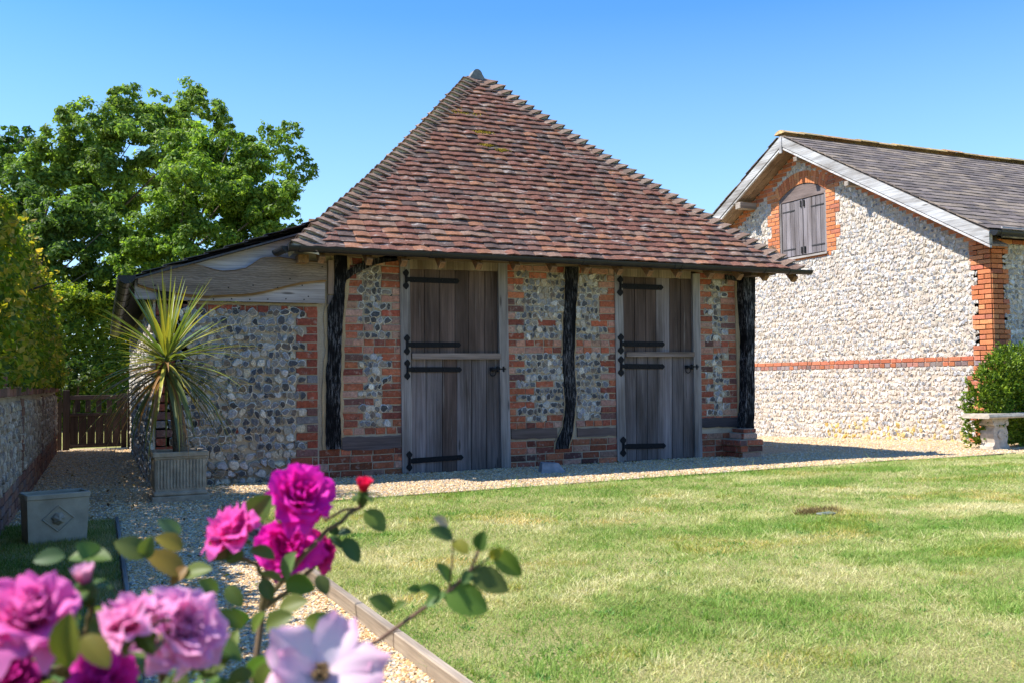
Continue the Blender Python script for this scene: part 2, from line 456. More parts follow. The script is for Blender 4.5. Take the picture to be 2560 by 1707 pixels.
def brick_cols(n, pal, w):
    pal = np.array(pal); i = rng.choice(len(pal), n, p=np.array(w) / sum(w))
    return pal[i] * rng.uniform(0.82, 1.18, (n, 1)) * rng.uniform(0.95, 1.05, (n, 3))
PAL_OLD = [(0.38, 0.115, 0.062), (0.32, 0.092, 0.055), (0.24, 0.078, 0.055), (0.15, 0.075, 0.065), (0.44, 0.25, 0.19), (0.43, 0.15, 0.08)]
PAL_NEW = [(0.52, 0.185, 0.08), (0.47, 0.16, 0.07), (0.55, 0.225, 0.10), (0.40, 0.14, 0.08)]

def lay(s0, s1, z0, h, start=0, joint=0.011, L=0.213, Hd=0.102, pattern='mix'):
    out = []; s = s0; k = start
    while s < s1 - 0.025:
        w = L if (pattern == 'st' or (pattern == 'mix' and rng.random() < 0.62)) else Hd
        if pattern == 'hd': w = Hd
        if pattern == 'alt': w = L if k % 2 == 0 else Hd
        if pattern == 'half' and s == s0 and start % 2: w = L / 2
        elif pattern == 'half': w = L
        w *= rng.uniform(0.96, 1.03)
        e = min(s + w, s1)
        if s1 - e < 0.05: e = s1
        out.append((s, e, z0 + joint / 2, z0 + h - joint / 2)); s = e + joint; k += 1
    return out

FK = 9
def flints(mb, Wl, s, z, a, b, rot, kind, h, mat=2, pal=None):
    s = np.asarray(s, float); N = len(s)
    if N == 0: return
    th = np.linspace(0, 2 * PI, FK, endpoint=False)[None] + rng.uniform(0, 0.5, (N, 1))
    rn = 1 + rng.normal(0, 0.17, (N, FK)) + 0.16 * np.cos(2 * th + rng.uniform(0, 6.3, (N, 1))) * rng.random((N, 1)) + 0.15 * np.cos(3 * th + rng.uniform(0, 6.3, (N, 1))) * rng.random((N, 1)); rn = np.clip(rn, 0.55, 1.4)
    sq = 1.0 / np.maximum(np.abs(np.cos(th)) ** 3 + np.abs(np.sin(th)) ** 3, 1e-3) ** (1 / 3.)
    rn = rn * (0.55 + 0.45 * sq)
    ca, sa = np.cos(rot)[:, None], np.sin(rot)[:, None]
    rings = [(1.0, -0.15), (0.95, 0.5), (0.83, 0.84), (0.73, 0.95), (0.36, 1.0)]
    tilt = rng.normal(0, 0.22, (N, 2))
    kind = np.asarray(kind)
    if pal is None:
        pal = dict(cortex=np.array([(0.50, 0.44, 0.35), (0.56, 0.52, 0.45), (0.42, 0.36, 0.28), (0.46, 0.44, 0.42)]),
                   core=np.array([(0.05, 0.05, 0.056), (0.085, 0.086, 0.095), (0.17, 0.17, 0.185), (0.13, 0.10, 0.08), (0.26, 0.26, 0.28), (0.21, 0.18, 0.15)]))
    cor = pal['cortex'][rng.integers(0, len(pal['cortex']), N)] * rng.uniform(0.8, 1.15, (N, 1))
    core = pal['core'][rng.integers(0, len(pal['core']), N)] * rng.uniform(0.7, 1.3, (N, 1))
    cor = np.where((kind == 1)[:, None], np.minimum(cor * 1.22, 0.74), cor); inner = np.where((kind == 1)[:, None], core, cor * rng.uniform(0.8, 1.15, (N, 1)) * rng.uniform(0.97, 1.03, (N, 3)))
    VV = []; CC = []
    for (rr, hh) in rings:
        x = a[:, None] * np.cos(th) * rr * rn; y = b[:, None] * np.sin(th) * rr * rn
        X = ca * x - sa * y; Y = sa * x + ca * y
        dep = h[:, None] * hh
        if hh > 0.6: dep = dep * (1 + tilt[:, :1] * np.cos(th) * rr + tilt[:, 1:] * np.sin(th) * rr) + rng.normal(0, 0.0015, x.shape)
        VV.append(Wl.p(s[:, None] + X, z[:, None] + Y, dep))
        base = cor if rr > 0.82 else inner
        CC.append(base[:, None, :] * rng.uniform(0.86, 1.14, (N, FK, 1)))
    VV.append(Wl.p(s[:, None], z[:, None], h[:, None] * 1.03)); CC.append(inner[:, None, :])
    v = np.concatenate(VV, 1); c = np.concatenate(CC, 1)
    f = []
    for r_ in range(len(rings) - 1):
        for k in range(FK):
            f.append((r_ * FK + k, r_ * FK + (k + 1) % FK, (r_ + 1) * FK + (k + 1) % FK, (r_ + 1) * FK + k))
    ce = len(rings) * FK
    for k in range(FK): f.append((ce - FK + k, ce - FK + (k + 1) % FK, ce))
    mb.many(v, f, c, mat)

class FlintBag:
    def __init__(s): s.r = []
    def row(s, s0, s1, z0, h, wlo=0.045, whi=0.10, dark=0.55, hh=(0.012, 0.022), zj=0.09):
        x = s0
        while x < s1 - 0.02:
            w = rng.uniform(wlo, whi)
            if s1 - x - w < 0.03: w = s1 - x
            if w > 0.13: w *= 0.5
            s.r.append((x + w / 2, z0 + h / 2 + rng.normal(0, h * zj), w / 2 * rng.uniform(0.92, 1.16), h / 2 * rng.uniform(0.78, 1.2), rng.normal(0, 0.45), rng.random() < dark, rng.uniform(*hh)))
            x += w
    def put(s, mb, Wl, mask=None, mat=2, pal=None, fill=0.8):
        if not s.r: return
        q = np.array(s.r, float)
        if fill:
            e = q[rng.integers(0, len(q), int(len(q) * fill))].copy(); e[:, 0] += rng.choice([-1, 1], len(e)) * e[:, 2] * rng.uniform(0.85, 1.1, len(e)); e[:, 1] += rng.choice([-1, 1], len(e)) * e[:, 3] * rng.uniform(0.6, 1.0, len(e))
            e[:, 2] *= rng.uniform(0.28, 0.5, len(e)); e[:, 3] *= rng.uniform(0.25, 0.5, len(e)); e[:, 4] = rng.normal(0, 0.8, len(e)); e[:, 5] = rng.random(len(e)) < 0.4; e[:, 6] *= 0.65
            lo_, hi_ = q[:, 0].min(), q[:, 0].max(); e = e[(e[:, 0] > lo_) & (e[:, 0] < hi_)]; q = np.concatenate([q, e])
        if mask is not None: q = q[[bool(mask(a, b)) for a, b in q[:, :2]]]
        flints(mb, Wl, q[:, 0], q[:, 1], q[:, 2], q[:, 3], q[:, 4], q[:, 5].astype(int), q[:, 6], mat, pal)

# ------------------------------------------------------------------ ground, gravel, lawn
def sstep(x): x = np.clip(x, 0, 1); return x * x * (3 - 2 * x)
def gh(x, y):
    x = np.asarray(x, float); y = np.asarray(y, float)
    k = sstep((x - 7.6) / 4.4)
    return -0.05 * k - 0.13 * k * np.clip((y - 9.9) / 4.9, 0, 1.1)
def sheet(xs, ys, zoff, name, mat, keep=None, amp=0.0, xy=None):
    X, Y = np.meshgrid(np.array(xs, float), np.array(ys, float), indexing='ij')
    if xy is not None: X, Y = xy(X, Y)
    Z = gh(X, Y) + zoff + (amp * (vnoise(X, Y, 0.35, 5) - 0.5) if amp else 0)
    mb = MB(); mb.grid(np.stack([X, Y, Z], -1)); o = mb.build(name, mat, smooth=True)
    return tag(o, kind='structure')
far = [-900, -400, -150, -60, -25, -10, -5, -2]
sheet(far + list(np.linspace(0, 16, 33)) + [20, 30, 60, 150, 400, 900], [-300, -100, -30, -10, -4] + list(np.linspace(0, 17, 35)) + [20, 30, 60, 150, 400, 900], -0.03, 'ground', M['field'])
sheet(np.r_[np.linspace(-0.6, 16, 84)], np.linspace(0.5, 15.9, 78), 0.0, 'gravel', M['gravel'], amp=0.012)
FRONT_E = lambda X: 7.245 + 0.0495 * (X - 1.11)
def lawn_xy(X, Y):
    return X, 0.6 + (FRONT_E(X) - 0.6) * Y
sheet(np.linspace(1.06, 15.5, 75), np.linspace(0, 1, 40), 0.022, 'lawn', M['turf'], xy=lawn_xy, amp=0.012)
BED_E = lambda Y: 0.32 - (7.098 - Y) * 0.0288
sheet(np.linspace(0, 1, 8), np.linspace(0.8, 7.1, 40), 0.02, 'grass_bed', M['turf'], xy=lambda X, Y: (-0.55 + (BED_E(Y) - 0.015 + 0.55) * X, Y), amp=0.012)

def board_run(mb, pts, w, h, col, mat=0, seg=1.9):
    for (a, b) in zip(pts[:-1], pts[1:]):
        a = np.array(a, float); b = np.array(b, float); L = np.linalg.norm(b - a); n = max(1, int(round(L / seg)))
        for i in range(n):
            p = a + (b - a) * i / n; q = a + (b - a) * (i + 1) / n
            d = norm(q - p); s = np.array([-d[1], d[0], 0])
            c = (p + q) / 2; c[2] = gh(c[0], c[1]) + h / 2 - 0.03 + rng.normal(0, 0.002)
            mb.obox(c, d, s, (0, 0, 1), (np.linalg.norm(q - p) / 2 - 0.003, w / 2, h / 2), np.array(col) * rng.uniform(0.85, 1.15), mat, 0.004)
mb = MB(); board_run(mb, [(1.045, 1.2, 0), (1.045, 7.23, 0)], 0.034, 0.095, (0.33, 0.27, 0.20))
tag(mb.build('timber_edging', M['wood_y'], loc=(1.045, 4.2, 0)), 'pale weathered timber board edging along the left side of the lawn', 'edging')
mb = MB(); board_run(mb, [(1.03, FRONT_E(1.03) + 0.01, 0), (15.4, FRONT_E(15.4) + 0.01, 0)], 0.02, 0.062, (0.16, 0.12, 0.08))
tag(mb.build('timber_edging', M['wood_x'], loc=(6, 7.5, 0)), 'thin dark edging strip between the gravel and the far side of the lawn', 'edging')
mb = MB(); board_run(mb, [(BED_E(7.1), 7.1, 0), (BED_E(1.0), 1.0, 0)], 0.02, 0.075, (0.24, 0.22, 0.19))
tag(mb.build('timber_edging', M['wood_y'], loc=(0.28, 5, 0)), 'grey edging board beside the shaded strip of grass on the left', 'edging')

# gravel stones (uncountable)
def pebbles(mb, x, y, z, r, cols, lo):
    N = len(x)
    if lo:
        b = np.array([(1, 0, 0), (0, 1, 0), (-1, 0, 0), (0, -1, 0), (0, 0, 1.0)]); f = [(0, 1, 4), (1, 2, 4), (2, 3, 4), (3, 0, 4)]
    else:
        t = (1 + 5 ** .5) / 2
        b = norm(np.array([(-1, t, 0), (1, t, 0), (-1, -t, 0), (1, -t, 0), (0, -1, t), (0, 1, t), (0, -1, -t), (0, 1, -t), (t, 0, -1), (t, 0, 1), (-t, 0, -1), (-t, 0, 1)]))
        f = [(0, 11, 5), (0, 5, 1), (0, 1, 7), (0, 7, 10), (0, 10, 11), (1, 5, 9), (5, 11, 4), (11, 10, 2), (10, 7, 6), (7, 1, 8), (3, 9, 4), (3, 4, 2), (3, 2, 6), (3, 6, 8), (3, 8, 9), (4, 9, 5), (2, 4, 11), (6, 2, 10), (8, 6, 7), (9, 8, 1)]
    a = rng.uniform(0, 2 * PI, N); sx = r * rng.uniform(0.8, 1.35, N); sy = r * rng.uniform(0.6, 1.0, N); sz = r * rng.uniform(0.45, 0.8, N)
    v = b[None] * (1 + rng.normal(0, 0.13, (N, len(b), 1)))
    px, py, pz = v[..., 0] * sx[:, None], v[..., 1] * sy[:, None], v[..., 2] * sz[:, None]
    tl = rng.normal(0, 0.25, N)[:, None]
    pz = pz + px * tl
    X = px * np.cos(a)[:, None] - py * np.sin(a)[:, None]; Y = px * np.sin(a)[:, None] + py * np.cos(a)[:, None]
    mb.many(np.stack([X + x[:, None], Y + y[:, None], pz + z[:, None]], -1), f, cols)
def gravel_cols(n):
    p = np.array([(0.60, 0.38, 0.19), (0.70, 0.52, 0.32), (0.48, 0.31, 0.17), (0.72, 0.64, 0.52), (0.32, 0.30, 0.30), (0.60, 0.40, 0.22), (0.46, 0.42, 0.39), (0.68, 0.54, 0.37)])
    return p[rng.integers(0, len(p), n)] * np.array((1.03, 0.98, 0.84)) * rng.uniform(0.75, 1.2, (n, 1))
mb = MB()
def scat(n, x0, x1, y0, y1, r0, r1, lo, keep=None):
    x = rng.uniform(x0, x1, n); y = rng.uniform(y0, y1, n)
    if keep is not None:
        k = keep(x, y); x = x[k]; y = y[k]
    n = len(x); r = rng.uniform(r0, r1, n)
    pebbles(mb, x, y, gh(x, y) + 0.012 * (vnoise(x, y, 0.35, 5) - 0.5) + r * 0.25, r, gravel_cols(n), lo)
inpath = lambda x, y: (x > BED_E(y) + 0.02) & (x < 1.03)
scat(34000, 0.2, 1.1, 2.2, 4.6, 0.0055, 0.0115, False, inpath)
scat(26000, 0.25, 1.1, 4.6, 7.25, 0.006, 0.0115, False, inpath)
scat(42000, 0.3, 8.5, 7.26, 9.3, 0.006, 0.0125, True, lambda x, y: (y > FRONT_E(x) + 0.03) & ((x > 0.75) | (y < 9)))
scat(26000, 8.5, 14, 7.6, 15, 0.007, 0.014, True, lambda x, y: (y > FRONT_E(x) + 0.03) & (x < 11.97))
scat(16000, -0.35, 0.85, 7.1, 15.4, 0.007, 0.0135, True)
tag(mb.build('gravel_stones', M['pebble'], smooth=False), 'loose pale gravel stones covering the paths', 'gravel', kind='stuff')

# mown grass (uncountable)
def blades(mb, x, y, z, hgt, w, cols, lean=0.6):
    N = len(x); a = rng.uniform(0, 2 * PI, N); l = rng.uniform(0, 2 * PI, N); m = np.abs(rng.normal(0, lean, N)) * hgt
    wx, wy = np.cos(a) * w, np.sin(a) * w
    b0 = np.stack([x - wx, y - wy, z], -1); b1 = np.stack([x + wx, y + wy, z], -1)
    t = np.stack([x + np.cos(l) * m, y + np.sin(l) * m, z + hgt], -1)
    mb.many(np.stack([b0, b1, t], 1), [(0, 1, 2)], cols)
def grass_cols(x, y):
    n = len(x)
    p = 0.34 * vnoise(x, y * 2.2, 1.3, 11) + 0.33 * vnoise(x, y * 1.5, 0.42, 12) + 0.33 * vnoise(x, y, 0.13, 13)
    stripe = 0.19 * np.sin((y * 0.95 + x * 0.28) * 2 * PI / 1.05)
    g = np.clip((p - 0.5) * 2.1 + 0.62 + stripe + 0.30 * np.exp(-(((x - 2.0) / 0.7) ** 2 + ((y - 3.3) / 0.4) ** 2)) + rng.normal(0, 0.24, n), 0, 1)[:, None]
    green = np.array((0.20, 0.34, 0.06)); straw = np.array((0.72, 0.65, 0.37)); mid = np.array((0.42, 0.47, 0.15))
    c = np.where(g > 0.5, mid + (green - mid) * (g - 0.5) * 2, straw + (mid - straw) * g * 2)
    rust = (vnoise(x, y * 1.4, 0.5, 14) > 0.72)[:, None] & (rng.random((n, 1)) < 0.5)
    c = np.where(rust, c * np.array((1.05, 0.86, 0.6)), c)
    return c * rng.uniform(0.8, 1.2, (n, 1))
mb = MB()
def sow(n, x0, x1, y0, y1, h0, h1, w, keep=None):
    x = rng.uniform(x0, x1, n); y = rng.uniform(y0, y1, n)
    k = (x > 1.065) & (y < FRONT_E(x) - 0.005)
    if keep is not None: k &= keep(x, y)
    x = x[k]; y = y[k]
    ragged = 1 + 0.9 * (vnoise(x, y, 0.08, 21) > 0.80)
    blades(mb, x, y, gh(x, y) + 0.018, rng.uniform(h0, h1, len(x)) * ragged, rng.uniform(0.6, 1.2, len(x)) * w, grass_cols(x, y), 1.3)
vis = lambda x, y: (x < 0.5 + 1.37 * y) | (rng.random(len(x)) < 0.6)
sow(250000, 1.06, 8.5, 2.2, 3.7, 0.008, 0.026, 0.0021, vis)
sow(240000, 1.06, 10.5, 3.7, 5.2, 0.008, 0.026, 0.0026, vis)
sow(280000, 1.06, 14, 5.2, 8.0, 0.009, 0.028, 0.0034, vis)
sow(110000, 1.06, 6.5, 1.0, 2.2, 0.008, 0.026, 0.002, vis)
sow(6000, 1.06, 8, 6.9, 7.6, 0.03, 0.07, 0.0035, lambda x, y: y > FRONT_E(x) - 0.09)
for _ in range(170):  # broad-leaved weeds and clover in the turf
    wy = rng.uniform(2.3, 6.5) ; wx = 1.1 + rng.random() ** 1.3 * (1.25 * wy); k = rng.integers(10, 26); rr = rng.uniform(0.01, 0.05)
    xx = wx + rng.normal(0, rr, k); yy = wy + rng.normal(0, rr, k); ok = (xx > 1.08) & (yy < FRONT_E(xx) - 0.02); xx = xx[ok]; yy = yy[ok]; k = len(xx)
    if k: blades(mb, xx, yy, np.full(k, 0.02), rng.uniform(0.008, 0.02, k), rng.uniform(0.004, 0.008, k), np.array([(0.10, 0.24, 0.05)]) * rng.uniform(0.7, 1.3, (k, 1)), 1.6)
tag(mb.build('lawn_grass', M['blade']), 'short sunburnt mown grass of the lawn', 'grass', kind='stuff')
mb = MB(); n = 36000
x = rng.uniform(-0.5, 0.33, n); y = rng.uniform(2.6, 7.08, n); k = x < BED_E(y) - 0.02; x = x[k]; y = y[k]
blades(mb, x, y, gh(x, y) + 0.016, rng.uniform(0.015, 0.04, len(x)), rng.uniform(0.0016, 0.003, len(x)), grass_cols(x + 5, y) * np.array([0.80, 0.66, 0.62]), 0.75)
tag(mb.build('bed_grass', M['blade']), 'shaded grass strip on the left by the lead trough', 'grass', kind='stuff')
# bare scrape and metal plate in the lawn
c0 = onZ(2065, 1284, 0.03)
mb = MB(); n = 900
ang = rng.uniform(0, 2 * PI, n); rr = np.sqrt(rng.random(n))
x = c0[0] + 0.02 + np.cos(ang) * rr * 0.19; y = c0[1] + 0.10 + np.sin(ang) * rr * 0.06
blades(mb, x, y, np.full(n, 0.02), rng.uniform(0.02, 0.055, n), np.full(n, 0.003), np.array([(0.22, 0.16, 0.07)]) * rng.uniform(0.5, 1.5, (n, 1)), 0.9)
tag(mb.build('dry_tuft', M['blade'], loc=(c0[0], c0[1] + 0.1, 0.02)), 'tuft of brown dead grass around a small cover in the lawn', 'grass tuft')
mb = MB(); mb.obox((c0[0], c0[1], 0.034), (1, 0.03, 0), (-0.03, 1, 0), (0, 0, 1), (0.06, 0.03, 0.006), (0.17, 0.19, 0.16), 0, 0.004)
mb.obox((c0[0], c0[1], 0.041), (1, 0.03, 0), (-0.03, 1, 0), (0, 0, 1), (0.046, 0.02, 0.002), (0.15, 0.18, 0.17), 0, 0.001)
tag(mb.build('drain_cover', M['lead'], loc=(c0[0], c0[1], 0.02)), 'small pale drain cover sunk into the lawn', 'cover')

# ------------------------------------------------------------------ the stable barn
FY = 9.317
def c1(x, y): return (x / 2.6133, 600 + y / 2.6133)
def c3(x, y): return (700 + x / 2.4129, 600 + y / 2.4129)
def c4(x, y): return (1300 + x / 2.4129, 600 + y / 2.4129)
def XZ(px, Y):
    p = onY(px[0], px[1], Y); return (p[0], p[2])
def fnY(Y): return lambda a, b, d: np.array([a, Y - d, b])
barn = thing('stable_barn', 'old brick and flint stable with a steep hipped clay tile roof and two plank doors', 'barn', (4.9, 9.3, 0))
WF = Wall((0, FY, 0), (1, 0, 0), (0, -1, 0))
h = 0.0735
mb = MB()
for a, b in ((2.23, 3.10), (4.262, 5.63), (6.737, 7.46)):
    mb.box((a, FY, -0.1), (b, FY + 0.3, 2.20), mat=0)
mb.box((2.235, FY + 0.15, -0.095), (7.455, FY + 0.295, 2.195), mat=0)
R_ = []; bag = FlintBag()
def panel(s0, s1, lw, rw, seed):
    k = 0; z = 0.41
    while z < 2.15:
        full = z < 0.45 or 1.20 < z < 1.34 or z > 2.03
        if full:
            R_.extend(lay(s0 + 0.006, s1 - 0.006, z, h, pattern='hd' if z < 0.45 or z > 1.27 and z < 1.34 else 'mix'))
        else:
            l = lw[k % 2] if lw else 0; r = rw[k % 2] if rw else 0
            if lw and rng.random() < 0.15: l += 0.105
            if rw and rng.random() < 0.15: r += 0.105
            if l: R_.extend(lay(s0 + 0.006, s0 + l, z, h, pattern='st'))
            if r: R_.extend(lay(s1 - r, s1 - 0.006, z, h, pattern='st'))
            a = s0 + (l + 0.012 if l else 0.01); b = s1 - (r + 0.012 if r else 0.01)
            if rng.random() < 0.1 and b - a > 0.35:
                m = rng.uniform(a + 0.1, b - 0.22); R_.extend(lay(m, m + 0.21, z, h, pattern='st')); bag.row(a, m - 0.01, z, h, 0.038, 0.088, 0.76); bag.row(m + 0.22, b, z, h, 0.038, 0.088, 0.76)
            else: bag.row(a, b, z, h, 0.038, 0.088, 0.76)
        z += h; k += 1
panel(2.47, 3.10, (0.215, 0.16), (0.215, 0.105), 1)
panel(4.262, 5.00, (0.105, 0.215), None, 2)
panel(5.09, 5.63, None, (0.105, 0.215), 3)
panel(6.737, 7.30, (0.215, 0.105), (0.105, 0.215), 4)
for (a, b) in ((2.23, 3.095), (4.268, 5.62), (6.742, 7.36)):
    z = -0.01; k = 0
    while z < 0.27:
        R_.extend(lay(a, b, z, h, pattern='mix')); z += h; k += 1
cols = brick_cols(len(R_), PAL_OLD, (5, 4, 2.5, 1.6, 2.2, 2.5))
zc = np.array(R_)[:, 2]
lime = rng.random(len(R_)) < np.where(zc > 1.2, 0.32, 0.05)
cols[lime] = cols[lime] * 0.5 + np.array((0.26, 0.17, 0.135))
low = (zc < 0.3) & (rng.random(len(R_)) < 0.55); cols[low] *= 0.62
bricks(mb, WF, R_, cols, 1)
bag.put(mb, WF)
mb.build('front_wall', [M['mortar'], M['brick_old'], M['flint']], barn)

# sill beams
def hbeam(px_a, px_b, Y, d0, d1, name, mat, col, par=barn):
    (x0, za), (x1, zb) = XZ(px_a, Y), XZ(px_b, Y)
    m = MB(); n = 10; top = []; bot = []
    for i in range(n + 1):
        t = i / n; x = x0 + (x1 - x0) * t
        top.append((x, za + rng.normal(0, 0.004))); bot.append((x, zb + rng.normal(0, 0.004)))
    m.strip(bot, top, d0, d1, fnY(Y), col); return m.build(name, mat, par)
hbeam(c3(372, 1188), c3(728, 1252), FY, 0.0, 0.018, 'sill_beam', M['wood_x'], (0.11, 0.085, 0.08))
hbeam(c3(1392, 1140), c3(1668, 1190), FY, 0.0, 0.018, 'sill_beam', M['wood_x'], (0.12, 0.085, 0.07))
hbeam(c4(342, 1135), c4(576, 1178), FY, 0.0, 0.018, 'sill_beam', M['wood_x'], (0.13, 0.09, 0.075))
hbeam(c4(1092, 1072), c4(1340, 1120), FY, 0.0, 0.018, 'sill_beam', M['wood_x'], (0.045, 0.04, 0.045))
# posts
def post(L, Rr, cf, Y, d1, d0=-0.02, fill=None):
    def res(P):
        q = np.array([XZ(cf(*p), Y) for p in P]); q = q[np.argsort(q[:, 1])]
        zs = np.linspace(0, 1, 26); return q
    a, b = res(L), res(Rr); z0 = max(a[0, 1], b[0, 1]); z1 = min(a[-1, 1], b[-1, 1]); zz = np.linspace(z0, z1, 34)
    la = np.interp(zz, a[:, 1], a[:, 0]) + rng.normal(0, 0.0025, 34); lb = np.interp(zz, b[:, 1], b[:, 0]) + rng.normal(0, 0.0025, 34)
    m = MB(); m.strip(list(zip(la, zz)), list(zip(lb, zz)), d0, d1, fnY(Y)); o = m.build('post', M['black_wood'], barn)
    if fill:
        m = MB(); wl = fill[0] * (0.6 + 0.8 * rng.random(34)); wr = fill[1] * (0.6 + 0.8 * rng.random(34))
        m.strip(list(zip(la - wl, zz)), list(zip(lb + wr, zz)), -0.01, 0.0145, fnY(FY)); m.build('mortar_fillet', M['mortar_buff'], barn)
    return o
post([(325, 95), (325, 200), (322, 350), (285, 400), (283, 560), (285, 700), (275, 800), (275, 1260)],
     [(402, 95), (400, 200), (388, 300), (370, 560), (365, 700), (362, 900), (360, 1050), (370, 1262)], c3, FY, 0.035, fill=(0.03, 0.035))
post([(268, 165), (268, 190), (265, 350), (258, 470), (252, 640), (253, 800), (262, 900), (270, 1000), (255, 1130), (215, 1205), (210, 1258)],
     [(346, 165), (345, 190), (340, 290), (330, 400), (325, 560), (320, 700), (325, 850), (333, 930), (322, 1040), (315, 1130), (300, 1200), (280, 1268)], c4, FY, 0.035, fill=(0.012, 0.022))
post([(1352, 215), (1350, 330), (1362, 480), (1369, 600), (1366, 800), (1362, 1000), (1354, 1155)],
     [(1421, 215), (1419, 500), (1416, 700), (1416, 1000), (1411, 1158)], c4, 9.16, 0.0, d0=-0.14)
m = MB(); # infill and fillet behind the corner post
m.box((7.29, 9.29, 0.33), (7.345, 9.33, 2.1)); m.build('mortar_fillet', M['mortar_buff'], barn)
# curved braces
def brace(cl, cf, Y, w, d0, d1):
    q = np.array([XZ(cf(*p), Y) for p in cl]); t = np.linspace(0, 1, len(q)); tt = np.linspace(0, 1, 18)
    q = np.c_[np.interp(tt, t, q[:, 0]), np.interp(tt, t, q[:, 1])]
    d = np.gradient(q, axis=0); d = d / np.linalg.norm(d, axis=1)[:, None]; nn = np.c_[-d[:, 1], d[:, 0]]
    ww = w * (0.85 + 0.3 * rng.random(18))[:, None]
    m = MB(); m.strip([tuple(p) for p in q + nn * ww], [tuple(p) for p in q - nn * ww], d0, d1, fnY(Y)); return m.build('brace', M['black_wood'], barn)
brace([(385, 225), (430, 195), (480, 168), (540, 142), (610, 122), (720, 104)], c3, FY, 0.035, 0.0, 0.03)
brace([(1365, 330), (1352, 280), (1335, 248), (1300, 236), (1235, 226)], c4, FY - 0.02, 0.025, 0.0, 0.03)
# small pale stud left of the first post
m = MB(); q = [XZ(c3(*p), FY) for p in ((286, 125), (322, 125), (320, 330), (286, 330))]; m.prism(q, fnY(FY), 0, 0.03, (0.32, 0.24, 0.20)); 
q = [XZ(c3(*p), FY) for p in ((284, 336), (318, 336), (318, 392), (284, 392))]; m.prism(q, fnY(FY), 0, 0.024, (0.19, 0.16, 0.15)); m.build('stud', M['wood_z'], barn)
# brick pier under the corner post
m = MB()
def pier(cx0, cx1, y0, z, hh):
    x0 = XZ(c4(cx0, 1200), y0)[0]; x1 = XZ(c4(cx1, 1200), y0)[0]
    Wp = Wall((0, y0, 0), (1, 0, 0), (0, -1, 0)); r = lay(x0, x1, z, hh, pattern='mix'); bricks(m, Wp, r, brick_cols(len(r), PAL_OLD, (4, 4, 2, 1, 1, 1)), 1, d=0.0)
    Wp = Wall((x1, 0, 0), (0, 1, 0), (1, 0, 0)); r = lay(y0, 9.3, z, hh, pattern='mix'); bricks(m, Wp, r, brick_cols(len(r), PAL_OLD, (4, 4, 2, 1, 1, 1)), 1, d=0.0)
    Wp = Wall((x0, 9.3, 0), (0, -1, 0), (-1, 0, 0)); r = lay(0, 9.3 - y0, z, hh, pattern='mix'); bricks(m, Wp, r, brick_cols(len(r), PAL_OLD, (4, 4, 2, 1, 1, 1)), 1, d=0.0)
    m.box((x0 + 0.01, y0 + 0.01, z), (x1 - 0.01, 9.3, z + hh), mat=0)
pier(1340, 1450, 9.0, -0.02, 0.085); pier(1332, 1462, 8.98, 0.065, 0.075); pier(1328, 1466, 8.95, 0.14, 0.07); pier(1348, 1432, 9.04, 0.21, 0.07); pier(1352, 1426, 9.08, 0.28, 0.05)
m.build('post_pier', [M['mortar'], M['brick_old']], barn)
# right return wall of the barn
Wr = Wall((7.46, FY, 0), (0, 1, 0), (1, 0, 0)); m = MB(); m.box((7.2, FY + 0.3, -0.3), (7.46, 14.4, 2.2), mat=0)
bag = FlintBag(); R_ = []; z = -0.2; k = 0
while z < 2.1:
    l = (0.215, 0.105)[k % 2]; R_.extend(lay(0.0, l, z, h, pattern='st')); bag.row(l + 0.012, 2.5, z, h, 0.05, 0.11, 0.5); z += h; k += 1
bricks(m, Wr, R_, brick_cols(len(R_), PAL_OLD, (5, 4, 2, 1, 1, 2)), 1); bag.put(m, Wr); m.build('side_wall', [M['mortar'], M['brick_old'], M['flint']], barn)
m = MB(); m.box((2.3, 14.1, -0.3), (7.2, 14.4, 2.2)); m.build('rear_wall', M['mortar'], barn)

